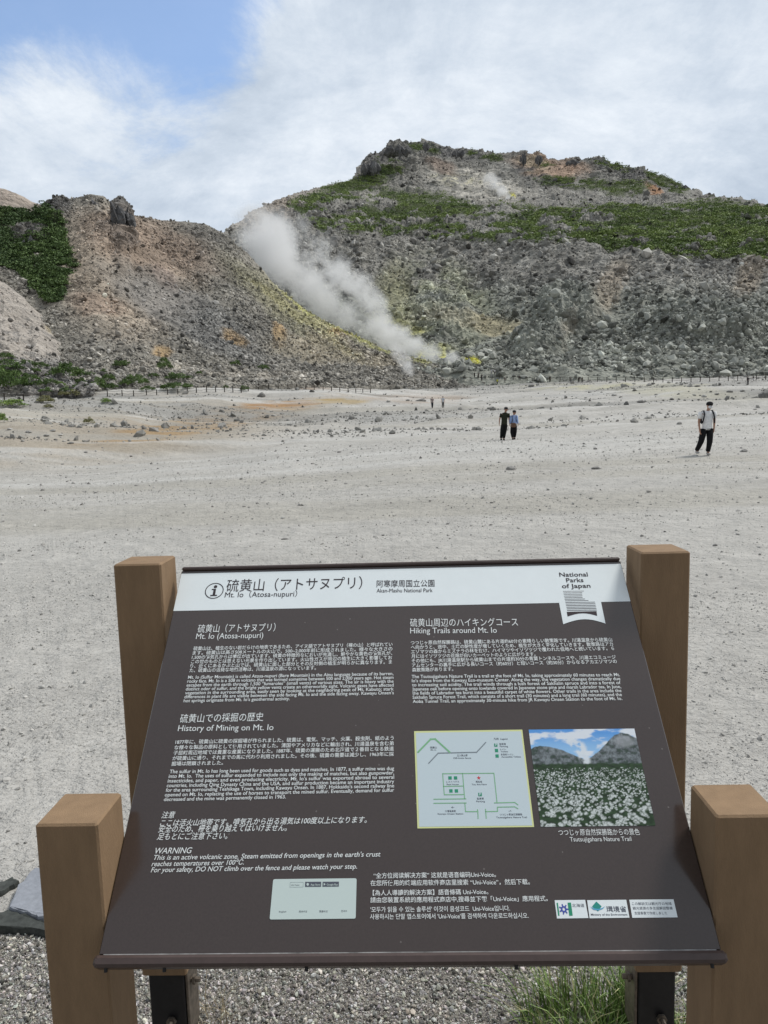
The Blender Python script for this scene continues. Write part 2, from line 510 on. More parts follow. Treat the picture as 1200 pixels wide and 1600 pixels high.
# ------------------------------------------------------------------ the hills
def build_surface(name, x0, x1, nx, ridge, basey, dfun, ny, disp, colfun, mat, back=60, dback=140., ripple=2.2, floor_=None):
    xs = np.linspace(x0, x1, nx)
    rx, ry = zip(*ridge); bx_, by_ = zip(*basey)
    R0 = np.interp(xs, rx, ry); B0 = np.interp(xs, bx_, by_)
    R0 = R0 + ripple * fbm(np.stack([xs / 9, xs * 0, xs * 0], 1), 4, 5)
    t = np.concatenate([[-.22, -.14, -.07, -.03], np.linspace(0, 1, ny) ** 1.0])
    T, XX = np.meshgrid(t, xs, indexing='ij')
    YY = B0[None, :] + (R0 - B0)[None, :] * T
    DD = dfun(XX, YY, T)
    V = P(XX, YY, DD)
    # the far side, falling away behind the crest
    Vt = V[-1]; dirv = Vt - CAM; dirv[:, 2] = 0; dirv /= np.linalg.norm(dirv, axis=1)[:, None]
    s = (np.linspace(0, 1, back + 1)[1:] ** 1.6)[:, None, None] * dback
    Vb = Vt[None] + dirv[None] * s; Vb[..., 2] -= (s[..., 0] ** 1.25) * .32
    V = np.concatenate([V, Vb], 0); nr = V.shape[0]
    XA = np.concatenate([XX, np.repeat(XX[-1:], back, 0)], 0).ravel(); YA = np.concatenate([YY, np.repeat(YY[-1:], back, 0)], 0).ravel()
    V = V.reshape(-1, 3)
    nrm = grid_normals(V, nr, nx)
    if nrm[:, 2].mean() < 0: nrm = -nrm
    crest = np.concatenate([1 - .55 * sstep(.86, 1., T), np.full((back, nx), .45)], 0).ravel()
    V2, extra = disp(V, nrm, XA, YA, crest)
    C = np.clip(colfun(V2, XA, YA, extra) * np.where(extra.get('g', np.zeros(len(V2))) > .4, 1, .93)[:, None] * np.array([1.02, .99, .94]), .02, .85)
    Fq = grid_faces(nr, nx)
    o = obj(name, raw_mesh(name, V2, Fq, col=C, smooth=False), mat)
    tag(o, kind='structure')
    return dict(V=V2, F=Fq, N=nrm, X=XA, Y=YA, nr=nr, nx=nx, C=C, obj=o, nfront=(len(t)) * nx, extra=extra)


def rocky(V, sizes, amps, seed):
    h = 0; cid0 = None
    for k, (s, a) in enumerate(zip(sizes, amps)):
        f1, f2, cid = worley(V / s + .35 * fbm(V / s, 2, seed + 9)[:, None], seed + 31 * k)
        h = h + a * ((cid - .35) * 1.3 * np.clip((f2 - f1) * 2.4, 0, 1) + .35 * (1 - f1))
        if cid0 is None: cid0 = cid
    return h, cid0


# main mountain ------------------------------------------------------
MAIN_R = [(-400, 420), (100, 400), (300, 385), (350, 363), (360, 353), (380, 341), (410, 323), (440, 312), (470, 302), (500, 294), (530, 286), (548, 280), (558, 273), (562, 262), (575, 248),
          (590, 240), (605, 229), (620, 222), (640, 224), (656, 222), (662, 219), (672, 221), (690, 230), (712, 233), (735, 233), (760, 237), (785, 240), (800, 241),
          (812, 238), (817, 233), (823, 240), (832, 241), (841, 238), (850, 245), (870, 250), (900, 249), (920, 251), (930, 247), (938, 250), (950, 257), (975, 264), (996, 267), (1003, 263), (1010, 270),
          (1040, 281), (1070, 294), (1100, 303), (1125, 308), (1160, 313), (1200, 320), (1300, 338), (1450, 372), (1700, 430)]
MAIN_B = [(-400, 598), (700, 598), (800, 596), (1200, 592), (1700, 590)]


def main_d(X, Y, T):
    d = np.interp(-Y, [-680, -640, -596, -540, -500, -400, -370, -325, -312, -295, -260, -220], [182, 192, 205, 243, 262, 330, 352, 440, 505, 560, 600, 640])
    d = d + 32 * np.exp(-((X - 680) / 150.) ** 2) * sstep(600, 520, Y) * 1.0      # hollow behind the vents
    d = d - 12 * np.exp(-((X - 1080) / 110.) ** 2) * (1 - np.abs(T - .3) * 2).clip(0, 1)
    left = sstep(520, 330, X)
    return d + left * (np.interp(T, [0, 1], [40, -30]))


def green_main(x, y, V):
    n = fbm(V / 26, 4, 201); n2 = fbm(V / 9., 3, 207)
    up_ = np.interp(x, [440, 470, 520, 560, 600, 700, 740, 850, 950, 1020, 1120, 1200, 1700], [325, 308, 294, 286, 292, 300, 318, 320, 320, 318, 310, 320, 430])
    lo_ = np.interp(x, [440, 500, 560, 620, 700, 800, 900, 1000, 1100, 1200, 1700], [330, 372, 374, 378, 384, 388, 398, 404, 412, 418, 500])
    m = sstep(0, 9, y - up_) * sstep(0, 12, lo_ - y)
    n4 = fbm(np.stack([x / 34 + y / 40, y / 6.5, 0 * x], 1), 4, 209)
    band = .27 + .45 * n + .55 * n2 + .95 * n4 + .12 * sstep(700, 900, x) + .25 * sstep(330, 300, y) + .25 * sstep(880, 1000, x)
    g = m * sstep(.05, .3, band)
    for (cx_, cy_, rx, ry, a, k) in [(610, 262, 24, 13, 20, .5), (660, 236, 30, 10, 8, .45), (755, 243, 34, 8, 10, .55), (900, 290, 60, 10, 6, .8), (975, 300, 40, 10, 0, .9), (960, 262, 40, 9, 16, .6),
                                     (1040, 288, 40, 10, 22, .7), (880, 283, 50, 7, 14, .5), (590, 275, 40, 8, -15, .7), (555, 290, 60, 12, -12, .8), (860, 262, 20, 6, 20, .3)]:
        g = np.maximum(g, blob(x, y, cx_, cy_, rx, ry, a) * sstep(-.1, .25, n2 + k - .45))
    return g


def main_disp(V, nrm, x, y, crest):
    h, cid = rocky(V, (13., 5.5, 2.6), (1.1, 1.0, .6), 11)
    h3 = 4. * fbm(V / 48, 4, 61) + 2.0 * fbm(V / 15., 3, 65, ridged=True)
    g = green_main(x, y, V)
    crag = blob(x, y, 620, 245, 85, 36, 0) + blob(x, y, 940, 265, 90, 20, 20) + blob(x, y, 830, 242, 40, 8, 0) + .7 * blob(x, y, 720, 238, 60, 10, 5)
    flow = blob(x, y, 1090, 515, 85, 27, 4) + blob(x, y, 890, 490, 50, 35, 0) + blob(x, y, 845, 540, 45, 24, -15) + .7 * blob(x, y, 690, 500, 60, 40, 20)
    rib = fbm(V * np.array([.30, .30, .05]), 3, 71, ridged=True)
    amt = (1 - .65 * g) * crest * (.55 + 1.1 * sstep(-.15, .35, fbm(V / 60, 3, 73)) + .9 * crag.clip(0, 1))
    smooth_zone = np.clip(blob(x, y, 750, 520, 110, 22, 6) + .6 * blob(x, y, 950, 470, 30, 50, 25) + .8 * blob(x, y, 745, 290, 95, 30, 10), 0, 1)
    gapr = sstep(300, 320, y) * (1 - sstep(395, 420, y)) * (1 - g) * (x > 440)
    d = h * (amt + .9 * gapr) * (1 - .6 * smooth_zone) + h3 * crest + 2.5 * crag * np.clip(h, -2, 3) * .5 + flow.clip(0, 1) * (4.5 + 2.6 * rib) * crest
    return V + nrm * (d)[:, None], dict(g=g, cid=cid, flow=flow.clip(0, 1), rib=rib, sm=smooth_zone)


def main_col(V, x, y, ex):
    c = np.tile(np.array([.305, .303, .288]), (len(V), 1))
    n = fbm(V / 40, 4, 301); n2 = fbm(V / 12, 4, 305); n3 = fbm(V / 4., 3, 309)
    x0_, y0_ = x, y; x = x + 14 * n; y = y + 8 * n2
    c = lerpc(c, (.295, .315, .285), np.clip(sstep(430, 480, y) * .8, 0, 1))
    c = lerpc(c, (.38, .40, .29), np.clip(.75 * blob(x, y, 680, 480, 95, 75, 20) * sstep(-.3, .4, n2 + .2), 0, 1))
    c = lerpc(c, (.46, .42, .29), np.clip(blob(x, y, 740, 515, 95, 18, 6), 0, 1) * .8)
    c = lerpc(c, (.38, .38, .24), np.clip(blob(x, y, 625, 470, 26, 60, -20), 0, 1) * .6)
    c = lerpc(c, (.42, .36, .29), np.clip(blob(x, y, 950, 460, 22, 55, 30) + blob(x, y, 890, 525, 10, 25, 30) + blob(x, y, 1175, 430, 22, 40, 30), 0, 1) * .6)
    c = lerpc(c, (.34, .36, .335), ex['flow'] * .7)
    c = lerpc(c, (.46, .43, .40), blob(x, y, 430, 320, 110, 22, -20) * .7)
    c = lerpc(c, (.33, .27, .21), blob(x, y, 420, 345, 60, 24, -35) * .5)
    c = lerpc(c, (.60, .60, .20), np.clip(blob(x, y, 640, 535, 70, 16, 22) * sstep(-.1, .3, n2), 0, 1) * .7)
    c = lerpc(c, (.62, .60, .55), np.clip(blob(x, y, 745, 292, 90, 26, 12) * sstep(-.35, .25, n2 + n3 * .5), 0, 1) * .75)
    c = lerpc(c, (.58, .56, .42), np.clip(blob(x, y, 715, 283, 40, 12, 6) * sstep(-.1, .3, n3), 0, 1) * .7)
    c = lerpc(c, (.50, .35, .26), np.clip(blob(x, y, 860, 262, 65, 17, 9), 0, 1) * .75)
    c = lerpc(c, (.46, .40, .30), np.clip(blob(x, y, 835, 256, 30, 9, 9), 0, 1) * .7)
    c = lerpc(c, (.45, .26, .15), np.clip(blob(x, y, 1020, 301, 16, 8, 25), 0, 1) * .9)
    c = lerpc(c, (.30, .22, .18), np.clip(blob(x, y, 690, 262, 30, 12, 20), 0, 1) * .6)
    c = lerpc(c, (.15, .15, .155), np.clip(blob(x, y, 600, 248, 50, 30, -25) + blob(x, y, 700, 240, 60, 12, 8) + blob(x, y, 980, 275, 80, 12, 20) + blob(x, y, 850, 280, 60, 10, 20), 0, 1) * sstep(-.3, .2, n2 + .1) * .8)
    stk = fbm(np.stack([(x - .25 * y) / 9, y / 70, 0 * x], 1), 4, 313)
    c = c * (1 + .24 * n3 + .14 * n2 + .24 * stk)[:, None]
    c = c * (.84 + .32 * ex['cid'])[:, None]
    gg = ex['g']
    c = lerpc(c, (.075, .10, .04), gg * .9)
    # sulphur at the vents
    for (cx_, cy_, rx, ry) in [(661, 557, 8, 5), (690, 564, 7, 4), (736, 575, 11, 5), (800, 311, 4, 3)]:
        c = lerpc(c, (.72, .70, .06), blob(x0_ + 5 * n3, y0_ + 3 * n3, cx_, cy_, rx * 1.3, ry) * .9)
    return np.clip(c, .02, .9)


main = build_surface('mountain', -250, 1560, 1180, MAIN_R, MAIN_B, main_d, 300, main_disp, main_col, M_far, back=40, dback=240, ripple=3.2)

# left hill ------------------------------------------------------------
LEFT_R = [(-500, 330), (-200, 325), (-60, 330), (0, 326), (20, 329), (45, 331), (60, 326), (75, 319), (90, 312), (105, 315), (118, 312), (140, 307), (160, 309), (172, 316), (180, 313), (189, 309), (200, 321), (208, 334),
          (225, 338), (250, 343), (280, 347), (300, 350), (320, 353), (335, 361), (345, 367), (360, 377), (380, 393), (400, 413), (420, 436), (450, 463), (480, 487), (510, 506), (540, 520),
          (570, 532), (600, 547), (640, 560), (680, 569), (720, 578), (750, 586), (790, 594), (830, 601)]
LEFT_B = [(-500, 622), (0, 617), (200, 611), (400, 605), (600, 606), (830, 606)]


def left_d(X, Y, T):
    b = np.interp(X, [-500, 0, 200, 400, 600, 830], [108, 113, 121, 142, 172, 196])
    r = np.interp(X, [-500, 0, 150, 300, 400, 500, 600, 700, 830], [205, 205, 207, 228, 232, 232, 226, 220, 210])
    tt = np.clip(T, -1, 1)
    prof = np.interp(tt, [-.22, 0, .12, .3, .6, .85, 1], [-.03, 0, .20, .40, .66, .86, 1.0])
    return b + (r - b) * prof


PINE = [(-500, 300), (0, 322), (20, 327), (50, 328), (74, 322), (90, 338), (104, 356), (103, 372), (112, 392), (120, 408), (108, 430), (106, 452), (108, 466), (92, 478), (70, 470), (50, 452), (28, 432), (8, 424), (-60, 400), (-500, 380)]


def left_disp(V, nrm, x, y, crest):
    h, cid = rocky(V, (7.5, 3.2, 1.5), (.40, .34, .22), 111)
    h3 = 1.9 * fbm(V / 26, 4, 161) + .55 * fbm(V / 8., 3, 165, ridged=True)
    n = fbm(V / 9., 3, 167)
    n8 = fbm(V / 2.6, 3, 169)
    g = inpoly(x + 9 * n + 7 * n8, y + 8 * n + 6 * n8, PINE).astype(float) * sstep(-.62, -.42, fbm(V / 5., 3, 171) + .2 * n8 - .0) * (1 - blob(x, y, 48, 366, 32, 17, -5))
    out_ = blob(x, y, 193, 325, 17, 24, 15) + .9 * blob(x, y, 92, 330, 28, 24, 10) + .8 * blob(x, y, 50, 367, 30, 16, -5) + .6 * blob(x, y, 185, 370, 35, 20, 30) + .5 * blob(x, y, 320, 370, 40, 16, 20)
    d = h * (1 - .6 * g) * crest + h3 * crest + out_.clip(0, 1) * (1.0 + 3.0 * np.clip(h, -1, 1.5) + 1.1 * fbm(V / 4., 3, 168, ridged=True)) * crest
    return V + nrm * d[:, None], dict(g=g, cid=cid, out=out_.clip(0, 1))


def left_col(V, x, y, ex):
    c = np.tile(np.array([.29, .28, .255]), (len(V), 1))
    n = fbm(V / 18, 4, 401); n2 = fbm(V / 6, 4, 405); n3 = fbm(V / 2., 3, 409)
    X_ = x + 16 * n + 5 * n2; Y_ = y + 12 * n2
    al = x * .78 + y * .62; ac = -x * .62 + y * .78; stk = fbm(np.stack([al / 70, (ac + 6 * n2) / 6.5, 0 * x], 1), 4, 413)
    rl = np.interp(x, *zip(*LEFT_R)); below = y - rl
    c = lerpc(c, (.40, .345, .285), blob(X_, Y_, 190, 430, 125, 105, 25) * .9)
    c = lerpc(c, (.385, .30, .245), np.clip(blob(X_, Y_, 230, 385, 120, 45, 18) + blob(X_, Y_, 150, 480, 50, 20, 10), 0, 1) * .65)
    c = lerpc(c, (.48, .38, .33), blob(X_, Y_, 255, 437, 25, 14, 40) * .6)
    c = lerpc(c, (.24, .247, .255), np.clip(blob(X_, Y_, 290, 490, 150, 40, 28), 0, 1) * .65)
    c = lerpc(c, (.40, .39, .27), blob(X_, Y_, 440, 480, 120, 26, 38) * .6)
    c = lerpc(c, (.50, .48, .28), blob(X_, Y_, 470, 500, 120, 9, 36) * .7)
    c = lerpc(c, (.62, .62, .10), np.clip(blob(x, Y_, 545, 518, 22, 5, 25) + blob(x, Y_, 480, 480, 40, 3, 37) * .5 + blob(x, y, 660, 562, 7, 3, 10) + blob(x, y, 690, 568, 7, 3, 10) + blob(x, y, 735, 576, 9, 4, 10), 0, 1) * .85)
    c = lerpc(c, (.52, .35, .16), np.clip(blob(X_, Y_, 248, 550, 18, 10, 0) + blob(X_, Y_, 370, 528, 26, 9, 20) + blob(X_, Y_, 432, 522, 20, 9, 60) + blob(X_, Y_, 530, 528, 20, 6, 10), 0, 1) * .6)
    c = lerpc(c, (.46, .41, .31), np.clip(blob(X_, Y_, 500, 548, 80, 22, 8) + blob(X_, Y_, 590, 572, 40, 10, 0), 0, 1) * .55)
    c = lerpc(c, (.50, .47, .42), np.clip(blob(X_, Y_, 245, 578, 60, 7, 0) + blob(X_, Y_, 440, 590, 60, 10, 0) + blob(X_, Y_, 330, 584, 50, 7, 0), 0, 1) * .55)
    c = c * (1 + .22 * n3 + .12 * n2 + .26 * stk)[:, None]
    c = c * (.86 + .28 * ex['cid'])[:, None]
    sul = sstep(-1, 2, below) * (1 - sstep(5, 15, below + 6 * n2)) * sstep(410, 470, x) * (1 - sstep(735, 770, x)) * sstep(-.25, .2, n2 + n3 * .6 + .25 * blob(x, y, 545, 522, 50, 30, 0))
    c = lerpc(c, (.56, .57, .20), np.clip(sul, 0, 1) * .7)
    c = lerpc(c, (.13, .13, .135), ex['out'] * .75)
    c = lerpc(c, (.045, .062, .028), ex['g'] * .92)
    return np.clip(c, .02, .9)


left = build_surface('hill', -420, 830, 1000, LEFT_R, LEFT_B, left_d, 290, left_disp, left_col, M_hill, back=40, dback=120, ripple=1.5)

# pale bare spur in front of it on the left ------------------------------
SP_R = [(-500, 300), (-150, 340), (-60, 395), (0, 440), (30, 462), (60, 490), (85, 518), (103, 543), (113, 560), (125, 574), (150, 592)]
SP_B = [(-500, 622), (0, 617), (60, 616), (150, 613)]


def sp_disp(V, nrm, x, y, crest):
    h, cid = rocky(V, (4.5, 1.8), (.7, .35), 511)
    q = V * np.array([.25, .25, .25]); rib = fbm(np.stack([q[:, 0] + q[:, 2], q[:, 1] * .3, q[:, 2] * .3], 1) * 1.6, 4, 515, ridged=True)
    return V + nrm * ((h * .8 + 1.0 * rib + 1.4 * fbm(V / 11, 3, 519)) * crest)[:, None], dict(cid=cid, rib=rib)


def sp_col(V, x, y, ex):
    c = np.tile(np.array([.46, .43, .40]), (len(V), 1))
    n2 = fbm(V / 5, 4, 605); n3 = fbm(V / 1.6, 3, 609)
    c = lerpc(c, (.50, .42, .24), blob(x + 6 * n2, y + 8 * n2, 85, 524, 24, 7, 32) * .7)
    c = lerpc(c, (.22, .22, .22), np.clip(sstep(.2, .5, n3 + .35 * n2), 0, 1) * .6)
    c = lerpc(c, (.21, .21, .21), np.clip(blob(x, y, 25, 450, 40, 7, 40), 0, 1) * .5)
    c = lerpc(c, (.27, .265, .26), sstep(556, 574, y + 8 * n2) * .9)
    return np.clip(c * (1 + .15 * n2)[:, None], .03, .9)


spur = build_surface('slope', -420, 150, 420, SP_R, SP_B, lambda X, Y, T: np.interp(T, [-.22, 0, .25, 1], [113, 113, 122, 160]) + 0 * X, 150, sp_disp, sp_col, M_hill, back=24, dback=60, ripple=1.5)

# far pale ridge, top left ------------------------------------------------
FR_R = [(-500, 120), (-100, 262), (0, 296), (20, 301), (45, 313), (60, 320), (90, 336), (140, 352), (260, 380)]
FR_B = [(-500, 420), (260, 430)]


def fr_disp(V, nrm, x, y, crest):
    h, cid = rocky(V, (12, 5), (1.6, .9), 711)
    return V + nrm * ((h + 5 * fbm(V / 40, 4, 715)) * crest)[:, None], dict(cid=cid)


def fr_col(V, x, y, ex):
    n2 = fbm(V / 14, 4, 705); c = np.tile(np.array([.42, .37, .33]), (len(V), 1))
    c = lerpc(c, (.24, .23, .22), sstep(.05, .35, n2) * .6)
    return c * (.9 + .2 * ex['cid'])[:, None]


far = build_surface('far_hill', -420, 260, 300, FR_R, FR_B, lambda X, Y, T: np.interp(T, [-.12, 0, 1], [285, 300, 420]) + 0 * X, 110, fr_disp, fr_col, M_far, back=20, dback=120, ripple=1.0)

bvh = [(BVHTree.FromPolygons([tuple(v) for v in s_['V'].tolist()], s_['F'].tolist()), k) for s_, k in
       ((dict(V=GV, F=GF), 'g'), (main, 'm'), (left, 'l'), (spur, 's'))]


def hit(px, py):
    d = Vector(ray(px, py)); o_ = Vector(CAM); best = None
    for b, k in bvh:
        r = b.ray_cast(o_, d)
        if r[0] is not None and (best is None or r[3] < best[1]): best = (r[0], r[3], k, r[1])
    return best


def depth_of(p): return float((np.array(p) - CAM) @ _fw)


# ------------------------------------------------------------------ loose rock scattered on the slopes
_t = (1 + 5 ** .5) / 2
ICO = np.array([(-1, _t, 0), (1, _t, 0), (-1, -_t, 0), (1, -_t, 0), (0, -1, _t), (0, 1, _t), (0, -1, -_t), (0, 1, -_t), (_t, 0, -1), (_t, 0, 1), (-_t, 0, -1), (-_t, 0, 1)], float)
ICO /= np.linalg.norm(ICO[0])
ICOF = np.array([(0, 11, 5), (0, 5, 1), (0, 1, 7), (0, 7, 10), (0, 10, 11), (1, 5, 9), (5, 11, 4), (11, 10, 2), (10, 7, 6), (7, 1, 8), (3, 9, 4), (3, 4, 2), (3, 2, 6), (3, 6, 8), (3, 8, 9), (4, 9, 5), (2, 4, 11), (6, 2, 10), (8, 6, 7), (9, 8, 1)])


def rand_rot(n):
    q = rng.normal(size=(n, 4)); q /= np.linalg.norm(q, axis=1)[:, None]
    w_, x, y, z = q.T
    return np.stack([1 - 2 * (y * y + z * z), 2 * (x * y - z * w_), 2 * (x * z + y * w_), 2 * (x * y + z * w_), 1 - 2 * (x * x + z * z), 2 * (y * z - x * w_), 2 * (x * z - y * w_), 2 * (y * z + x * w_), 1 - 2 * (x * x + y * y)], 1).reshape(n, 3, 3)


def rocks_mesh(name, pos, size, col, flat=(1., .8, .6), jit=.28):
    n = len(pos)
    T = ICO[None] * (1 + rng.uniform(-jit, jit, (n, 12, 1))) + rng.normal(0, .09, (n, 12, 3))
    T = T * (np.array(flat) * rng.uniform(.75, 1.25, (n, 3)))[:, None, :]
    T = np.einsum('nij,nkj->nki', rand_rot(n), T) * size[:, None, None] + pos[:, None, :]
    Fs = (ICOF[None] + (np.arange(n) * 12)[:, None, None]).reshape(-1, 3)
    return raw_mesh(name, T.reshape(-1, 3), Fs, col=np.repeat(col, 12, 0), smooth=False)


def scatter_on(s_, n, wfun, smin, smax, power=2.2):
    idx = rng.integers(0, s_['nfront'], n * 3)
    x, y = s_['X'][idx], s_['Y'][idx]
    wv = wfun(x, y, idx); keep = (rng.random(len(idx)) < wv)
    idx = idx[keep][:n]
    u = rng.random(len(idx)); size = smin * (1 - u * (1 - (smax / smin) ** (-power))) ** (-1 / power)
    pos = s_['V'][idx] + s_['N'][idx] * (size * rng.uniform(-.1, .45, len(idx)))[:, None]
    c = s_['C'][idx] * .8 + .2 * np.array([.34, .335, .33])
    c = c * (rng.normal(1.04, .48, len(idx)).clip(.25, 2.6))[:, None]
    return pos, size, np.clip(c, .03, .8)


def wm(x, y, i):
    w_ = (1 - main['extra']['g'][i] * .85) * (1 - .8 * main['extra']['sm'][i]) * (.35 + .65 * sstep(-.3, .3, fbm(main['V'][i] / 20, 3, 901)))
    return w_ * (1 - .6 * main['extra']['flow'][i]) * (x > 330) * (x < 1400)


p_, s_, c_ = scatter_on(main, 55000, wm, .30, 1.9, 2.2)
tag(obj('scree', rocks_mesh('scree', p_, s_, c_), M_rock), 'loose grey scree and boulders lying over the big mountain face', 'scree', kind='stuff')


def wl(x, y, i):
    tan = blob(x, y, 190, 440, 110, 90, 25)
    return (1 - left['extra']['g'][i]) * (1 - .45 * tan) * (.3 + .7 * sstep(-.3, .3, fbm(left['V'][i] / 12, 3, 911))) * (x > -150)


p_, s_, c_ = scatter_on(main, 2200, lambda x, y, i: (.05 + .95 * sstep(300, 320, y) * (1 - sstep(400, 450, y)) * sstep(-.05, .25, fbm(main['V'][i] / 13, 3, 931)) * (x > 440)) * (1 - .6 * main['extra']['sm'][i]) * (x < 1300), 1.0, 2.9, 2.0)
tag(obj('boulder_field', rocks_mesh('boulder_field', p_, s_, c_ * .95, flat=(1, .9, .8), jit=.3), M_rock), 'large angular blocks strewn below and among the green bands of the mountain', 'boulders', kind='stuff')
p_, s_, c_ = scatter_on(left, 60000, wl, .13, .85, 2.1)
tag(obj('scree', rocks_mesh('scree', p_, s_, c_), M_rock), 'loose stones covering the lower brown hill on the left', 'scree', kind='stuff')
p_, s_, c_ = scatter_on(spur, 7000, lambda x, y, i: .10 + .9 * sstep(552, 570, y), .12, .9, 2.0)
tag(obj('scree', rocks_mesh('scree', p_, s_, c_), M_rock), 'small stones strewn over the pale bare slope at far left', 'scree', kind='stuff')

# rubble bands on the far part of the flat
n = 60000
yy = np.exp(rng.uniform(math.log(45), math.log(215), n)); xx = (rng.uniform(-90, 1290, n) - 600) / F * yy
pp = np.stack([xx, yy, 0 * xx], 1)
m = sstep(.02, .30, fbm(pp * np.array([.04, .16, 1]), 4, 77)) * .55 + .03 + .7 * sstep(150, 195, yy) * sstep(-.2, .2, fbm(pp * .08, 3, 79))
k = rng.random(n) < m; xx, yy = xx[k][:20000], yy[k][:20000]
zz_ = ground_h(xx, yy); u = rng.random(len(xx)); sz = .045 * (1 - u * (1 - (.5 / .045) ** -2.5)) ** (-1 / 2.5) * (.6 + yy / 130)
cc = np.array([.30, .292, .27])[None] * rng.normal(1, .28, len(xx)).clip(.4, 2)[:, None]
tag(obj('rubble', rocks_mesh('rubble', np.stack([xx, yy, zz_ + sz * .15], 1), sz, cc), M_rock), 'bands of small grey rubble across the far end of the flat', 'rubble', kind='stuff')

# fine pebbles over the nearer ash
n = 150000
yy = np.exp(rng.uniform(math.log(2.4), math.log(40), n)); xx = (rng.uniform(-120, 1320, n) - 600) / F * (yy + .3)
k = rng.random(n) < (.25 + .75 * sstep(-.2, .35, fbm(np.stack([xx, yy, 0 * xx], 1) * np.array([.35, .9, 1]), 3, 83)))
xx, yy = xx[k], yy[k]
u = rng.random(len(xx)); sz = .0022 * (1 - u * (1 - 9. ** -2.6)) ** (-1 / 2.6) * (.7 + yy / 8)
cc = np.array([.45, .435, .405])[None] * rng.normal(1, .20, len(xx)).clip(.35, 1.5)[:, None]
tag(obj('pebbles', rocks_mesh('pebbles', np.stack([xx, yy, ground_h(xx, yy) + sz * .1], 1), sz, cc, flat=(1, .8, .55)), M_gravel), 'fine pale pebbles strewn over the open ash flat', 'pebbles', kind='stuff')

# gravel round the sign feet
n = 165000
yy = rng.uniform(1.7, 2.50, n); xx = rng.uniform(-1.9, 1.9, n)
k = yy < 2.43 + .06 * fbm(np.stack([xx, yy, 0 * xx], 1) * 2.2, 3, 90) + rng.normal(0, .02, n); xx, yy = xx[k], yy[k]
sz = .0017 * (1 - rng.random(len(xx)) * (1 - 6. ** -2.3)) ** (-1 / 2.3)
tone = rng.choice([.12, .22, .34, .50, .68], len(xx), p=[.14, .24, .28, .22, .12])
cc = np.stack([tone * rng.uniform(.97, 1.12, len(xx)), tone * rng.uniform(.95, 1.04, len(xx)), tone * rng.uniform(.82, 1.0, len(xx))], 1)
tag(obj('gravel', rocks_mesh('gravel', np.stack([xx, yy, ground_h(xx, yy) + sz * rng.uniform(-.1, .9, len(xx))], 1), sz, cc, flat=(1, .85, .65)), M_gravel), 'grey and white gravel round the feet of the sign', 'gravel', kind='stuff')


# ------------------------------------------------------------------ creeping pine on the slopes
def leaf_clumps(name, pos, nrm, size, col, per=26, leaf=.20, squash=.5, flat=False):
    n = len(pos)
    a = rng.normal(size=(n, per, 3)); a /= np.linalg.norm(a, axis=2)[..., None]; a[..., 2] = np.abs(a[..., 2])
    r = rng.uniform(.55, 1.0, (n, per, 1))
    c = a * r * np.array([1, 1, squash]) * size[:, None, None] + pos[:, None, :]
    ls = leaf * size[:, None, None] * rng.uniform(.6, 1.3, (n, per, 1))
    t1 = rng.normal(size=(n, per, 3)); t1 /= np.linalg.norm(t1, axis=2)[..., None]
    t2 = np.cross(t1, a + rng.normal(0, .5, a.shape)); t2 /= np.linalg.norm(t2, axis=2)[..., None] + 1e-6
    tri = np.stack([c - t1 * ls, c + t1 * ls * .7 + t2 * ls * .5, c + t2 * ls * -.8 + t1 * ls * .4], 2)
    V = tri.reshape(-1, 3); Fs = np.arange(len(V)).reshape(-1, 3)
    cc = np.repeat(col[:, None, :] * rng.normal(1, .22, (n, per, 1)).clip(.45, 1.7), 3, axis=1).reshape(-1, 3) if True else None
    return raw_mesh(name, V, Fs, col=np.clip(cc, .01, .6))


def pine(s_, n, gmask, size, colA, label, per=24):
    idx = rng.integers(0, s_['nfront'], n * 8); g = gmask[idx]
    idx = idx[rng.random(len(idx)) < g][:n]
    sz = rng.uniform(*size, len(idx)); pos = s_['V'][idx] + s_['N'][idx] * (sz * .15)[:, None]
    t = rng.random(len(idx))[:, None] * .6 + .4 * sstep(-.3, .3, fbm(pos / 14, 3, 921))[:, None]
    col = np.array(colA[0]) * (1 - t) + np.array(colA[1]) * t
    tag(obj('pine_scrub', leaf_clumps('pine_scrub', pos, None, sz, col, per), M_leaf), label, 'scrub', kind='stuff')


pine(main, 14000, main['extra']['g'] * (main['X'] > 380) * (main['X'] < 1400), (1.0, 2.8), ((.10, .155, .048), (.29, .37, .11)), 'low green creeping pine in bands across the big mountain')
pine(left, 6500, left['extra']['g'] * (left['X'] > -160), (.6, 1.7), ((.05, .09, .032), (.13, .20, .06)), 'dark green creeping pine mat on the upper left hill', per=34)
print('terrain done')
#PART2
# ------------------------------------------------------------------ the information sign
PSI = -0.0276
cP, sP = math.cos(PSI), math.sin(PSI)


def SW(x, y, z):
    """sign frame -> world (z here above the ground)"""
    X_ = x - 0.0152
    return np.array([X_ * cP - y * sP, X_ * sP + y * cP, z])


H0 = 1.75
HB, LB, TH = 0.576, 0.8728, 0.7704
BY, BZ = 1.2244, H0 - .9578
B0 = SW(0, BY, BZ)
BU = np.array([cP, sP, 0.0]); BV = np.array([-sP * math.cos(TH), cP * math.cos(TH), math.sin(TH)]); BN = np.cross(BU, BV)
RB = np.stack([BU, BV, BN], 1)
sign = empty('information_board', SW(0, 1.45, 0))
tag(sign, 'large tilted brown information board held between four square brown posts, white header band on top', 'information board')
bpy.context.view_layer.update()
SINV = np.array(sign.location)


def uv(px, py):
    d = ray(px, py); t = np.dot(B0 - CAM, BN) / np.dot(d, BN); p = CAM + d * t - B0
    return np.array([p @ BU, p @ BV])


def bw(u, v, h=0.0): return B0 + BU * u + BV * v + BN * h - SINV


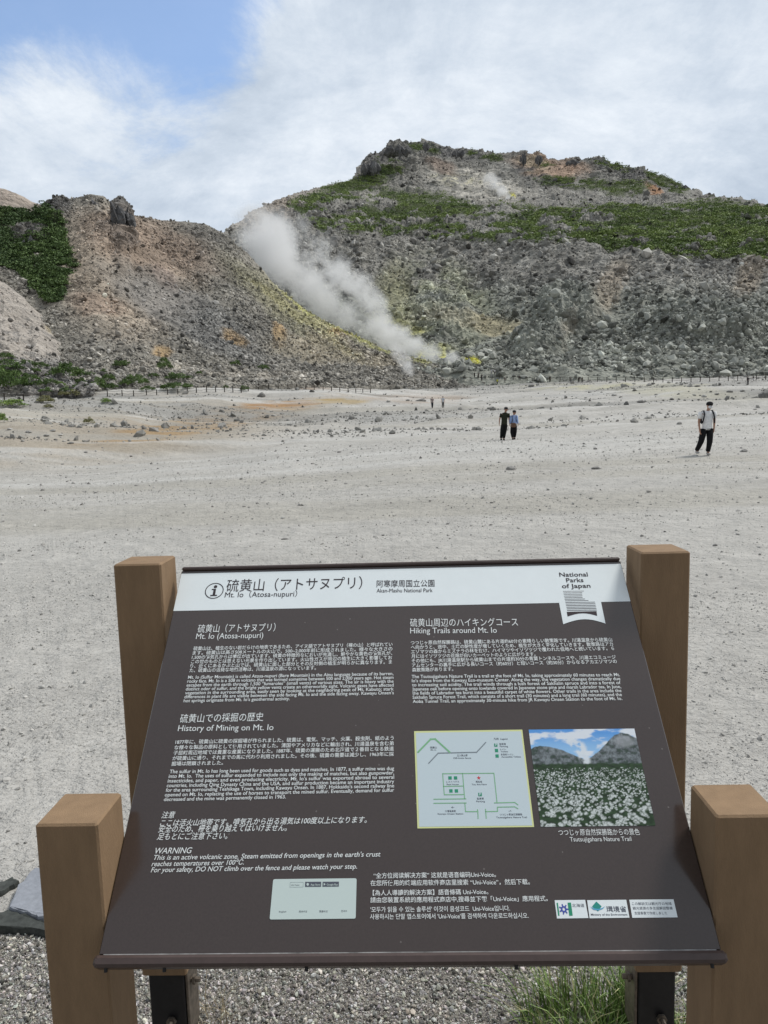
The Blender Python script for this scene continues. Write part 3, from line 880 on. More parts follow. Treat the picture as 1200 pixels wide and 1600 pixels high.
M_board = plain('board_brown', (.058, .042, .037), .14, .85, var=.10, scale=240, bump=.03, bscale=350)
_t = M_board.node_tree; _n = _t.nodes; _b = _n['Principled BSDF']; _tc = _n.new('ShaderNodeTexCoord')
_a = _n.new('ShaderNodeTexNoise'); _a.inputs['Scale'].default_value = 3.5; _a.inputs['Detail'].default_value = 8; _a.inputs['Roughness'].default_value = .7
_t.links.new(_tc.outputs['Object'], _a.inputs['Vector'])
_m = _n.new('ShaderNodeMapRange'); _m.inputs['From Min'].default_value = .35; _m.inputs['From Max'].default_value = .7; _m.inputs['To Min'].default_value = .10; _m.inputs['To Max'].default_value = .24
_t.links.new(_a.outputs['Fac'], _m.inputs[0]); _t.links.new(_m.outputs[0], _b.inputs['Roughness'])
_v = _n.new('ShaderNodeTexVoronoi'); _v.inputs['Scale'].default_value = 26; _t.links.new(_tc.outputs['Object'], _v.inputs['Vector'])
_c = _n.new('ShaderNodeMath'); _c.operation = 'LESS_THAN'; _c.inputs[1].default_value = .045; _t.links.new(_v.outputs['Distance'], _c.inputs[0])
_x = _n.new('ShaderNodeMix'); _x.data_type = 'RGBA'; _x.inputs[7].default_value = (.15, .13, .12, 1)
_s = _b.inputs['Base Color'].links[0].from_socket; _t.links.new(_s, _x.inputs[6]); _t.links.new(_c.outputs[0], _x.inputs['Factor']); _t.links.new(_x.outputs[2], _b.inputs['Base Color'])
M_rim = plain('rim_brown', (.075, .052, .047), .38, .5, var=.12, scale=60)
M_white = plain('print_white', (.86, .92, .93), .22, .5, var=.02, scale=20)
M_text = plain('print_light', (.84, .87, .86), .3, .5)
M_dark = plain('print_dark', (.045, .032, .035), .3, .4)
M_post = plain('recycled_wood', (.275, .182, .106), .78, .25, var=.13, scale=26, bump=.5, bscale=420, aniso=(1, 1, .22))
M_black = plain('black_steel', (.018, .017, .018), .5, .4, var=.3, scale=30)
M_steel = plain('weathered_steel', (.20, .17, .14), .5, .5, var=.4, scale=60, metal=.7)

mb = MB()
mb.box(bw(0, LB / 2, -.0125), (2 * HB, LB, .025), .002, RB)
board = mb.build('panel', M_board, sign)
mb = MB()
mb.box(bw(0, LB + .004, -.006), (2 * HB - .004, .010, .026), .003, RB)
mb.build('rim', M_rim, sign)
mb = MB()
mb.box(bw(0, -.0105, -.010), (2 * HB + .012, .020, .036), .005, RB)
lip = mb.build('rim', M_rim, sign)
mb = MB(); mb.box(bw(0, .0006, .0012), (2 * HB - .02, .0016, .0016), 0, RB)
mb.build('lip_highlight', plain('highlight_pale', (.36, .35, .34), .5, .4, var=.5, scale=25), sign)  # pale strip painting the highlight along the top of the bottom lip


def flat(name, pts, mat, h=.0006, parent=None, px=True, fan=True):
    """thin printed sheet on the board, outline in picture points or board u,v"""
    q = [uv(*p) if px else np.array(p) for p in pts]
    a = sum(q[i][0] * q[(i + 1) % len(q)][1] - q[(i + 1) % len(q)][0] * q[i][1] for i in range(len(q)))
    if a < 0: q = q[::-1]
    V = [bw(p[0], p[1], h) for p in q]
    return obj(name, raw_mesh(name, V, [tuple(range(len(V)))]), mat, parent or sign)


def stroke(mbx, pts, wd, h, px=True):
    q = [uv(*p) if px else np.array(p) for p in pts]
    for i in range(len(q) - 1):
        a, b = q[i], q[i + 1]; t = (b - a) / (np.linalg.norm(b - a) + 1e-9); nn = np.array([-t[1], t[0]]) * wd / 2
        e_ = t * wd / 2
        V = [bw(*(a - e_ - nn), h + i * 2e-6), bw(*(b + e_ - nn), h + i * 2e-6), bw(*(b + e_ + nn), h + i * 2e-6), bw(*(a - e_ + nn), h + i * 2e-6)]
        mbx.add(V, [(0, 1, 2, 3)])


# header band reaching the side edges
vt, vb = uv(640, 888.5)[1], uv(640, 947)[1]
header = flat('header_band', [(-HB + .0015, vb), (HB - .0015, vb), (HB - .0015, vt), (-HB + .0015, vt)], M_white, .0005, px=False)

_glyph = {}


def text_geo(s_, bold=0.0, shear=0.0):
    key = (s_, bold, shear)
    if key in _glyph: return _glyph[key]
    c = bpy.data.curves.new('t', 'FONT'); c.body = s_; c.resolution_u = 3; c.offset = bold; c.shear = shear
    o = bpy.data.objects.new('t', c); COL.objects.link(o)
    dg = bpy.context.evaluated_depsgraph_get(); dg.update()
    me = bpy.data.meshes.new_from_object(o.evaluated_get(dg))
    V = np.zeros(len(me.vertices) * 3); me.vertices.foreach_get('co', V); V = V.reshape(-1, 3)
    Fs = [tuple(p.vertices) for p in me.polygons]
    bpy.data.objects.remove(o); bpy.data.curves.remove(c); bpy.data.meshes.remove(me)
    _glyph[key] = (V, Fs); return V, Fs


# slab serifs for the latin lettering of the board: little feet added to the stems
FEET = {'M': (.09, .75), 'I': (.15,), 'i': (.12,), 'l': (.12,), 'r': (.12,), 'n': (.12, .48), 'h': (.12, .48), 'm': (.12, .45, .8), 'H': (.1, .62), 'T': (.3,), 'A': (.05, .62), 'k': (.12,), 'p': (), 'N': (.1,), 'f': (.15,)}


def write(lines, name, mat, parent=None, h=.0011, bold=0.0, shear=0.0, label=None, ov=None):
    """lines: (text, xl, yl, xr, yr, em_px, [frac]) with baselines in picture points"""
    mbx = MB()
    for ln in lines:
        s_, xl, yl, xr, yr, em = ln[:6]
        V, Fs = text_geo(s_, bold, shear)
        if not len(V): continue
        a, b = uv(xl, yl), uv(xr, yr)
        up = uv(xl, yl - em) - a
        x0, x1 = V[:, 0].min(), V[:, 0].max()
        wdt = np.linalg.norm(b - a)
        t = (b - a) / wdt; sv_ = abs(up[1])
        n_ = np.array([-t[1], t[0]])
        Q = a[None] + ((V[:, 0] - x0) / (x1 - x0) * wdt)[:, None] * t[None] + (V[:, 1] * sv_)[:, None] * n_[None]
        W3 = B0[None] - SINV[None] + Q[:, :1] * BU[None] + Q[:, 1:] * BV[None] + BN[None] * h
        base_ = len(mbx.v); mbx.v += [tuple(v) for v in W3]; mbx.f += [tuple(i + base_ for i in f) for f in Fs]
    o = mbx.build(name, mat, parent or sign)
    if label: o['label'] = label
    return o


def para(rows, TL, TR, BL, BR, em):
    """full rows are justified; a row given as (text, frac) ends early"""
    n = len(rows); outl = []
    for i, r_ in enumerate(rows):
        k = i / max(1, n - 1); fr = 1.0
        if isinstance(r_, tuple): r_, fr = r_
        l_ = (TL[0] + (BL[0] - TL[0]) * k, TL[1] + (BL[1] - TL[1]) * k); rr = (TR[0] + (BR[0] - TR[0]) * k, TR[1] + (BR[1] - TR[1]) * k)
        outl.append((r_, l_[0], l_[1], l_[0] + (rr[0] - l_[0]) * fr, l_[1] + (rr[1] - l_[1]) * fr, em))
    return outl


# header writing
write([("硫黄山（アトサヌプリ）", 353, 923.5, 566, 918.5, 21)], 'title_lettering', M_dark, label='dark Japanese title on the white header')
write([("Mt. Io（Atosa-nupuri）", 351, 933.6, 464, 932, 11.5)], 'subtitle', M_dark)
write([("阿寒摩周国立公園", 588.5, 917, 679, 916, 12)], 'subtitle', M_dark)
write([("Akan-Mashu National Park", 588.5, 926, 676, 925.4, 8.6)], 'subtitle', M_dark)
c0 = uv(335, 923.3); rr_ = .5 * (uv(349.4, 923.3)[0] - uv(320.6, 923.3)[0])
ic = MB()
for k_ in range(40):
    a0, a1 = 2 * math.pi * k_ / 40, 2 * math.pi * (k_ + 1) / 40
    q = [(c0[0] + r_ * math.cos(a), c0[1] + r_ * math.sin(a)) for r_, a in ((rr_, a0), (rr_, a1), (rr_ * .91, a1), (rr_ * .91, a0))]
    ic.add([bw(u_, v_, .0011) for u_, v_ in q], [(3, 0, 1, 2)])
dot = [(c0[0] + rr_ * (.06 + .19 * math.cos(a)), c0[1] + rr_ * (.52 + .19 * math.sin(a))) for a in np.linspace(0, 2 * math.pi, 17)[:-1]]
ic.add([bw(u_, v_, .0011) for u_, v_ in dot], [tuple(range(16))])
for q in ([(-.30, .24), (.16, .24), (.16, .12), (-.30, .12)], [(-.10, .12), (.16, .12), (.16, -.52), (-.10, -.52)], [(-.34, -.52), (.38, -.52), (.38, -.66), (-.34, -.66)]):
    ic.add([bw(c0[0] + rr_ * x_, c0[1] + rr_ * y_, .0011) for x_, y_ in q], [(3, 2, 1, 0)])
ic.build('info_symbol', M_dark, sign)

# national parks ribbon
write([("National", 874.3, 901.3, 918.8, 900.8, 9.3), ("Parks", 885, 910, 912, 909.6, 9.3), ("of Japan", 878.3, 919.2, 923, 918.4, 9.3)], 'emblem_lettering', M_dark, bold=.012)
arc = [(880 + (946 - 880) * k_ / 10, 975.5 - 1.0 * k_ / 10 - 7.2 * math.sin(math.pi * k_ / 10)) for k_ in range(11)]
flat('emblem_ribbon', [(873.0, 939.6)] + arc + [(938.4, 938.2)], M_white, .0008)
em_ = MB()
for k_ in range(13):
    yy_ = 924.2 + k_ * 2.48; xl_ = 880 + (yy_ - 924) * .215
    xr_ = [912, 909.5, 909.3, 909.5, 910, 913.6, 919, 929.2, 929.7, 930.2, 930.8, 931.3, 931.8][k_]
    stroke(em_, [(xl_, yy_), (xr_, yy_ - .5)], .0009 + .00006 * k_, .0012)
em_.build('emblem_lines', M_dark, sign)
ar2 = [(886.8 + (933 - 886.8) * k_ / 8, 963.6 - .9 * k_ / 8 - 4.6 * math.sin(math.pi * k_ / 8)) for k_ in range(9)]
flat('emblem_base', [(885.4, 956.3)] + ar2 + [(931.9, 955.2)], M_dark, .0012)

# left column
write([("硫黄山（アトサヌプリ）", 308.4, 988, 430, 985.6, 14)], 'heading', M_text)
write([("Mt. Io (Atosa-nupuri)", 306, 998.8, 411, 997, 12.5)], 'heading', M_text)
write(para(["硫黄山は、植生のない岩だらけの地表であるため、アイヌ語でアトサヌプリ（裸の山）と呼ばれてい",
            "ます。硫黄山は高さ508メートルの火山で、500~2,000年前に形成されました。様々な大きさの",
            "1,500の噴気孔からは噴煙が出ています。硫黄の特徴的なにおいが充満し、鮮やかな黄色の噴気孔が、",
            "この世のものとは思えない光景を作り出しています。火山性ガスが周辺の植生に大きく影響してお",
            "り、近くにあるかぶと山では、硫黄山に面した部分とその反対側の植生が明らかに異なります。ま",
            ("た、硫黄山の活発な地熱活動は、川湯温泉の源になっています。", .625)],
           (302, 1016.3), (613.4, 1009.6), (296, 1050.4), (612.3, 1044), 6.9), 'paragraph', M_text, bold=.008)
write(para(["Mt. Io (Sulfur Mountain) is called Atosa-nupuri (Bare Mountain) in the Ainu language because of its barren,",
            "rocky face. Mt. Io is a 508 m volcano that was formed sometime between 500 and 2,000 years ago. Hot steam",
            "escapes from the earth through 1,500 “fumaroles” (small vents) of various sizes. The air is heavy with the",
            "distinct odor of sulfur, and the bright yellow vents create an otherworldly sight. Volcanic gases have affected",
            "vegetation in the surrounding area, easily seen by looking at the neighboring peak of Mt. Kabuto; stark",
            "differences in plant life are visible between the side facing Mt. Io and the side facing away. Kawayu Onsen's",
            ("hot springs originate from Mt. Io's geothermal activity.", .505)],
           (293.7, 1061), (614.7, 1055), (286.8, 1097.6), (615.5, 1091), 7.2), 'paragraph', M_text, bold=.008)
write([("硫黄山での採掘の歴史", 280.7, 1128.7, 411.3, 1125.6, 14.8)], 'heading', M_text)
write([("History of Mining on Mt. Io", 277.8, 1142.6, 427, 1141, 13.2)], 'heading', M_text)
write(para(["1877年に、硫黄山に硫黄の採掘場が作られました。硫黄は、電気、マッチ、火薬、殺虫剤、紙のよう",
            "な様々な製品の原料として使用されていました。清国やアメリカなどに輸出され、川湯温泉を含む弟",
            "子屈町周辺地域では貴重な産業になりました。1887年、硫黄の運搬のため北海道で２番目となる鉄道",
            "が硫黄山に通り、それまでの馬に代わり利用されました。その後、硫黄の需要は減少し、1963年に採",
            ("掘場は閉鎖されました。", .232)],
           (273.9, 1162.5), (615.2, 1156), (267.7, 1196.4), (615.6, 1189.4), 7.4), 'paragraph', M_text, bold=.008)
write(para(["The sulfur in Mt. Io has long been used for goods such as dyes and matches. In 1877, a sulfur mine was dug",
            "into Mt. Io.  The uses of sulfur expanded to include not only the making of matches, but also gunpowder,",
            "insecticides, and paper, and even producing electricity. Mt. Io's sulfur was exported abroad to several",
            "countries, including Qing Dynasty China and the USA, and sulfur production became an important industry",
            "for the area surrounding Teshikaga Town, including Kawayu Onsen. In 1887, Hokkaido's second railway line",
            "opened on Mt. Io, replacing the use of horses to transport the mined sulfur. Eventually, demand for sulfur",
            ("decreased and the mine was permanently closed in 1963.", .53)],
           (265, 1208.5), (615.8, 1203.5), (255.9, 1252), (616, 1244), 8.0), 'paragraph', M_text, bold=.008)
write([("注意", 252.2, 1278, 273.3, 1277.5, 11.5), ("ここは活火山地帯です。噴気孔から出る湯気は100度以上になります。", 250, 1290.4, 573, 1285.2, 11.5),
       ("安全のため、柵を乗り越えてはいけません。", 247, 1300.2, 448, 1297.8, 12), ("足もとにご注意下さい。", 245, 1311.8, 355, 1310.4, 12)], 'warning_text', M_text, shear=.22, bold=.006)
write([("WARNING", 242, 1334, 299.6, 1333.2, 13), ("This is an active volcanic zone. Steam emitted from openings in the earth's crust", 240, 1343.8, 594.7, 1338.4, 11),
       ("reaches temperatures over 100℃.", 236.7, 1353.7, 381, 1351, 11), ("For your safety, DO NOT climb over the fence and please watch your step.", 235.6, 1363.2, 558, 1357.4, 11)], 'warning_text', M_text, shear=.22, bold=.006)
# right column
write([("硫黄山周辺のハイキングコース", 640.8, 978.6, 809.5, 977.4, 14)], 'heading', M_text)
write([("Hiking Trails around Mt. Io", 641, 990, 776.4, 989, 12.5)], 'heading', M_text)
write(para(["つつじヶ原自然探勝路は、硫黄山麓にある片道約60分の素晴らしい散策路です。川湯温泉から硫黄山",
            "へ向かうと、途中、土壌の酸性度が増していくため、植生が大きく変化していきます。散策路はアカ",
            "エゾマツの森からミズナラの林を抜け、ハイマツやイソツツジで覆われた低地へと続いています。６",
            ("月にはイソツツジの花畑が白いカーペットのように広がります。", .61),
            "その他にも、JR川湯温泉駅から硫黄山までの片道約30分の青葉トンネルコースや、川湯エコミュージ",
            "アムセンターの裏手に広がる長いコース（約60分）と短いコース（約30分）からなるアカエゾマツの",
            ("森散策路があります。", .20)],
           (641.7, 1007.2), (956.7, 1002.3), (644, 1049.5), (965.4, 1043), 6.9), 'paragraph', M_text, bold=.008)
write(para(["The Tsutsujigahara Nature Trail is a trail at the foot of Mt. Io, taking approximately 60 minutes to reach Mt.",
            "Io's slopes from the Kawayu Eco-museum Center. Along the way, the vegetation changes dramatically due",
            "to increasing soil acidity. The trail winds through a lush forest of Sakhalin spruce and into a forest of",
            "Japanese oak before opening onto lowlands covered in Japanese stone pine and marsh Labrador tea. In June,",
            "the fields of Labrador tea burst into a beautiful carpet of white flowers. Other trails in the area include the",
            "Sakhalin Spruce Forest Trail, which consists of a short trail (30 minutes) and a long trail (60 minutes), and the",
            "Aoba Tunnel Trail, an approximately 30-minute hike from JR Kawayu Onsen Station to the foot of Mt. Io."],
           (643.3, 1059.9), (968.7, 1056.8), (645, 1098.7), (972.4, 1094), 7.2), 'paragraph', M_text, bold=.008)
write([("つつじヶ原自然探勝路からの景色", 872.8, 1305, 1000, 1304, 11)], 'caption', M_text)
write([("Tsutsujigahara Nature Trail", 890.8, 1315, 986.8, 1314.2, 10)], 'caption', M_text)
write([("“全方位阅读解决方案” 这就是语音编码Uni-Voice。", 583.7, 1372, 775, 1370, 9.5), ("在您所使用的终端应用软件商店里搜索 “Uni-Voice”，然后下载。", 578.8, 1383.5, 828, 1381.5, 9.5),
       ("【為人人導讀的解決方案】語音條碼 Uni-Voice。", 582.5, 1398.8, 763, 1396.9, 9.5), ("請由您裝置系統的應用程式商店中,搜尋並下載「Uni-Voice」應用程式。", 578.8, 1410, 856, 1407.5, 9.5),
       ("'모두가 읽을 수 있는 솔루션' 이것이 음성코드  Uni-Voice입니다.", 578.8, 1425, 797, 1422.8, 9.5), ("사용하시는 단말 앱스토어에서 'Uni-Voice'를 검색하여 다운로드하십시오.", 578, 1436, 826, 1434.2, 9.5)], 'language_notes', M_text, bold=.006)

# map panel --------------------------------------------------------
M_edge = plain('print_yellow', (.72, .76, .36), .4, .4)
M_map = plain('print_map_white', (.60, .70, .74), .25, .5)
M_green = plain('print_green', (.22, .50, .26), .4, .4); M_dgreen = plain('print_deep_green', (.03, .30, .17), .4, .4)
M_grey = plain('print_grey', (.22, .26, .29), .4, .4); M_red = plain('print_red', (.62, .05, .06), .4, .4)
M_ink = plain('print_ink', (.10, .11, .14), .4, .4)
flat('map_panel', [(647, 1142.6), (816, 1140.2), (834.5, 1292.3), (652.3, 1294.6)], M_edge, .0007)
mp_ = flat('map_sheet', [(649.8, 1145.2), (814, 1142.8), (831.6, 1290), (655, 1292)], M_map, .0009)


def q6(*a): return [(640 + x / 6, 1140 + y / 6) for x, y in a]


g_ = MB()
stroke(g_, q6((80, 212), (197, 92), (240, 90), (375, 212)), .0035, .0012)
for ln in [((310, 415), (790, 410), (820, 688), (985, 684), (1015, 706)), ((310, 415), (325, 612), (505, 610)), ((497, 412), (516, 650)), ((318, 534), (505, 530)), ((228, 654), (527, 650)), ((228, 692), (530, 689)),
           ((518, 690), (524, 770), (640, 770), (642, 835)), ((712, 748), (718, 832)), ((712, 770), (825, 768), (822, 728), (985, 725), (1015, 742)), ((636, 752), (640, 775)), ((795, 688), (820, 688))]:
    stroke(g_, q6(*ln), .0017, .0012)
g_.build('map_lines', M_green, mp_)
mp2 = MB(); stroke(mp2, q6((180, 316), (268, 222), (628, 214), (713, 122)), .0022, .0012); mp2.build('map_fence_line', M_grey, mp_)
for pts_ in (((792, 132), (822, 132), (824, 162), (794, 162)), ((798, 182), (828, 182), (831, 213), (801, 213)), ((804, 234), (834, 234), (836, 264), (806, 264)), ((362, 440), (394, 439), (396, 469), (364, 470)), ((414, 440), (445, 439), (448, 469), (416, 470)),
             ((371, 561), (402, 560), (404, 591), (373, 592)), ((422, 561), (453, 560), (456, 591), (424, 592)), ((643, 594), (676, 593), (678, 625), (645, 626))):
    flat('map_symbol', q6(*pts_), M_dgreen, .0012, mp_)
for l_ in [("P", 774, 1166, 776.6, 1166, 5.6), ("P", 749, 1243.4, 751.8, 1243.4, 6)]: write([l_], 'symbol_letter', M_map, mp_, h=.0014, bold=.02)
st = uv(640 + 648 / 6, 1140 + 454 / 6)
flat('map_star', [(st[0] + (.0045 if k_ % 2 == 0 else .0019) * math.sin(math.pi * k_ / 5), st[1] + (.0045 if k_ % 2 == 0 else .0019) * math.cos(math.pi * k_ / 5)) for k_ in range(10)], M_red, .0012, mp_, px=False)
L6 = lambda s_, x0, x1, y, e_: (s_, 640 + x0 / 6, 1140 + y / 6, 640 + x1 / 6, 1140 + (y - (x1 - x0) * .008) / 6, e_)
for l_ in ([L6("硫黄山", 192, 255, 178, 3.6), L6("Mt. Io", 198, 250, 198, 3), L6("立入禁止柵", 445, 543, 252, 3.6), L6("Off-limits fence", 410, 577, 276, 3.4), L6("凡例  Legend", 788, 918, 97, 3.6),
       L6("駐車場", 842, 902, 145, 3.4), L6("Parking", 846, 922, 166, 3.4), L6("トイレ", 850, 905, 194, 3.2), L6("Toilets", 854, 922, 214, 3.2), L6("多目的トイレ", 856, 972, 243, 3.4), L6("Accessible Toilets", 860, 1042, 264, 3.4),
       L6("レストハウス", 344, 464, 498, 3.2), L6("Rest house", 348, 460, 522, 3.4), L6("現在地", 620, 680, 499, 3.6), L6("You Are Here", 582, 722, 523, 3.6), L6("駐車場", 632, 695, 657, 3.6), L6("Parking", 626, 706, 682, 3.6),
       L6("←", 390, 420, 740, 5), L6("川湯温泉駅", 332, 434, 774, 3.6), L6("Kawayu Onsen Station", 264, 504, 799, 3.6), L6("→", 928, 958, 776, 5), L6("つつじヶ原自然探勝路", 845, 1057, 806, 3.6), L6("Tsutsujigahara Nature Trail", 812, 1100, 832, 3.6)]): write([l_], 'map_lettering', M_ink, mp_, bold=.01)

# printed photograph (mountain, steam and white flowers), painted cell by cell ------------
nu, nv = 210, 190
U, Vv = np.meshgrid(np.linspace(0, 1, nu), np.linspace(0, 1, nv), indexing='xy')
q = np.stack([U.ravel() * 6, Vv.ravel() * 6, 0 * U.ravel()], 1)
pu, pv = U.ravel(), 1 - Vv.ravel()
pc = lerpc(np.tile(np.array([.10, .33, .75]), (len(pu), 1)), (.30, .55, .85), sstep(0, .25, pv))
pc = lerpc(pc, (.75, .80, .86), np.clip(sstep(.0, .35, fbm(q * np.array([1, 2.5, 1]), 5, 3) + .15 - pv * .8), 0, 1))
rid = np.interp(pu, [0, .08, .2, .33, .45, .5, .55, .65, .72, .80, .86, .93, 1], [.20, .17, .19, .24, .31, .33, .30, .22, .14, .06, .04, .05, .10])
mt = sstep(0, .012, pv - rid - .012 * fbm(q * 4, 3, 9)); rk = fbm(q * np.array([3.5, 5, 1]), 4, 13)
mc = np.tile(np.array([.13, .15, .16]), (len(pu), 1)) * (1 + 1.1 * rk + .8 * fbm(q * np.array([14, 9, 1]), 4, 15))[:, None]
mc = lerpc(mc, (.04, .07, .05), sstep(.05, .3, -rk) * .7); mc = lerpc(mc, (.45, .47, .5), np.clip(blob(pu, pv, .88, .14, .10, .07, 0), 0, 1) * .5)
pc = pc * (1 - mt[:, None]) + mc * mt[:, None]
sm = np.clip(blob(pu, pv, .48, .31, .055, .12, -10) + blob(pu, pv, .45, .20, .07, .08, -20) + .9 * blob(pu, pv, .39, .14, .05, .05, 0), 0, 1) * sstep(-.4, .1, fbm(q * 3, 4, 17) + .1)
pc = lerpc(pc, (.75, .80, .84), sm * .9)
gn = sstep(.365, .385, pv + .012 * fbm(q * 5, 3, 19)); gc = np.array([.022, .05, .018])[None] * (1 + .9 * fbm(q * np.array([5, 9, 1]), 4, 23))[:, None]
pc = pc * (1 - gn[:, None]) + gc * gn[:, None]
fl = np.zeros(len(pu))
for lay, (a_, b_, s0) in enumerate([(.42, .60, .0065), (.46, .72, .010), (.56, .86, .014), (.70, 1.02, .021), (.83, 1.05, .029)]):
    for _ in range([520, 420, 290, 150, 75][lay]):
        fu, fv = rng.random(), rng.uniform(a_, b_); r_ = s0 * rng.uniform(.6, 1.2)
        k_ = (np.abs(pu - fu) < r_ * 1.3) & (np.abs(pv - fv) < r_ * 1.3)
        if k_.any():
            dd_ = np.hypot(pu[k_] - fu, (pv[k_] - fv) * 1.15) / r_; fl[k_] = np.maximum(fl[k_], (1 - sstep(.5, 1.05, dd_)) * rng.uniform(.75, 1))
pc = lerpc(pc, (.66, .71, .70), np.clip(fl * (.85 + 1.1 * fbm(q * 16, 3, 29)), 0, 1))
c4 = [uv(826, 1140.3), uv(991, 1138.6), uv(1024, 1290), uv(845, 1292)]
G = ((1 - U) * Vv)[..., None] * c4[0] + (U * Vv)[..., None] * c4[1] + (U * (1 - Vv))[..., None] * c4[2] + ((1 - U) * (1 - Vv))[..., None] * c4[3]
G = G.reshape(-1, 2); W3 = B0[None] - SINV[None] + G[:, :1] * BU + G[:, 1:] * BV + BN * .0008
M_print = attr_mat('photo_print', .3, .5)
obj('printed_photograph', raw_mesh('printed_photograph', W3, grid_faces(nv, nu), col=np.clip(pc, .005, .9)), M_print, sign)

# white sticker and sponsor plates ------------------------------------
M_stk = plain('sticker_white', (.62, .72, .69), .3, .5)


def rpoly(c, r=3.0):
    o_ = []
    for i in range(4):
        p, a, b = np.array(c[i], float), np.array(c[i - 1], float), np.array(c[(i + 1) % 4], float)
        a = p + (a - p) / np.linalg.norm(a - p) * r; b = p + (b - p) / np.linalg.norm(b - p) * r
        for t in (0, .25, .5, .75, 1): o_.append(tuple((1 - t) ** 2 * a + 2 * t * (1 - t) * p + t * t * b))
    return o_


stk = flat('sticker', rpoly([(427, 1373.8), (557.3, 1372.4), (555.8, 1435.4), (421.3, 1436.8)]), M_stk, .0008)
stk['label'] = 'white rounded sticker with two black download badges'
q8 = lambda *a: [(420 + x / 8.571, 1370 + y / 8.571) for x, y in a]
flat('badge', q8((488, 69), (703, 67), (701, 134), (486, 136)), M_ink, .0011, stk)
flat('badge', q8((722, 68), (940, 66), (938, 132), (719, 134)), M_ink, .0011, stk)
ob = MB(); stroke(ob, q8((288, 76), (462, 75), (460, 138), (284, 140), (288, 76)), .0004, .0011); ob.build('badge_outline', M_grey, stk)
L8 = lambda s_, x0, x1, y, e_: (s_, 420 + x0 / 8.571, 1370 + y / 8.571, 420 + x1 / 8.571, 1370 + y / 8.571 - .05, e_)
for l_ in ([L8("App Store", 560, 690, 120, 4.2), L8("Google Play", 776, 925, 119, 4.2)]): write([l_], 'badge_lettering', M_stk, stk, h=.0014, bold=.01)
pq = flat('badge_symbol', q8((736, 84), (736, 120), (762, 102)), M_stk, .0014, stk)
flat('badge_symbol', [(420 + (522 + 16 * math.cos(a)) / 8.571, 1370 + (103 + 19 * math.sin(a)) / 8.571) for a in np.linspace(0, 2 * math.pi, 13)[:-1]], M_stk, .0014, stk)
for l_ in ([L8("Uni-Voice", 300, 410, 120, 3.2), L8("English", 138, 234, 478, 3.4), L8("简体中文", 404, 516, 478, 3.6), L8("繁體中文", 676, 790, 476, 3.6), L8("한국어", 970, 1046, 472, 3.6)]): write([l_], 'sticker_lettering', M_ink, stk)
q5 = lambda *a: [(850 + x / 5.4545, 1390 + y / 5.4545) for x, y in a]
p1 = flat('sponsor_plate', q5((90, 91), (350, 88), (378, 243), (110, 247)), M_white, .0008); p1['label'] = 'white plate with two green bars and a blue seven-pointed star'
p2 = flat('sponsor_plate', q5((367, 91), (700, 87), (728, 240), (388, 245)), M_white, .0008); p2['label'] = 'white plate with a teal diamond and blue swoosh'
p3 = flat('sponsor_plate', q5((726, 87), (1103, 83), (1138, 237), (752, 241)), M_white, .0008); p3['label'] = 'white plate with three lines of small writing'
M_blue = plain('print_blue', (.06, .09, .42), .4, .4); M_cyan = plain('print_cyan', (.10, .42, .66), .4, .4); M_teal = plain('print_teal', (.03, .30, .25), .4, .4)
flat('green_bar', q5((106, 114), (118, 113), (132, 223), (120, 224)), M_dgreen, .0011, p1); flat('green_bar', q5((200, 112), (229, 111), (244, 222), (215, 224)), M_dgreen, .0011, p1)
s5 = uv(850 + 168 / 5.4545, 1390 + 168 / 5.4545)
sb_ = MB()
for k_ in range(7):
    a = 2 * math.pi * k_ / 7
    stroke(sb_, [(s5[0] + .0035 * math.cos(a), s5[1] + .0035 * math.sin(a)), (s5[0] + .0078 * math.cos(a), s5[1] + .0078 * math.sin(a))], .0022, .0012 + k_ * 1e-5, px=False)
    b = 2 * math.pi * (k_ + 1) / 7
    stroke(sb_, [(s5[0] + .0050 * math.cos(a), s5[1] + .0050 * math.sin(a)), (s5[0] + .0050 * math.cos(b), s5[1] + .0050 * math.sin(b))], .0016, .0013 + k_ * 1e-5, px=False)
sb_.build('star_emblem', M_blue, p1)
L5 = lambda s_, x0, x1, y, e_: (s_, 850 + x0 / 5.4545, 1390 + y / 5.4545, 850 + x1 / 5.4545, 1390 + y / 5.4545 - .1, e_)
write([L5("北海道", 240, 344, 148, 6)], 'plate_lettering', M_ink, p1)
flat('teal_diamond', q5((445, 102), (490, 143), (460, 188), (408, 146)), M_teal, .0011, p2)
flat('blue_swoosh', q5((390, 143), (420, 160), (460, 166), (495, 158), (520, 142), (500, 165), (460, 179), (420, 171)), M_cyan, .0013, p2)
write([L5("環境省", 534, 704, 188, 10), L5("Ministry of the Environment", 400, 712, 222, 4.6)], 'plate_lettering', M_ink, p2, bold=.01)
write([L5("この解説文は観光庁の地域", 750, 1088, 131, 5.2), L5("観光資源の多言語解説整備", 758, 1096, 170, 5.2), L5("支援事業で作成しました", 772, 1050, 212, 5.2)], 'plate_lettering', M_ink, p3)

# posts -------------------------------------------------------------
PW = .12


_d = ray(264, 1526); z_at0 = float((CAM + _d * (1.7514 / (_d @ np.array([-sP, cP, 0]))))[2])


def post(x0, y0, ztop, label, zbot=-.1):
    mbx = MB(); c = SW(x0 + PW / 2, y0 + PW / 2, 0)
    mbx.box((0, 0, (ztop + zbot) / 2), (PW, PW, ztop - zbot), .004, np.array([[cP, -sP, 0], [sP, cP, 0], [0, 0, 1]]))
    o = mbx.build('post', M_post, sign, loc=tuple(c - SINV)); o['label'] = label
    mc_ = MB()
    for sx in (-1, 1):
        pass
    return o


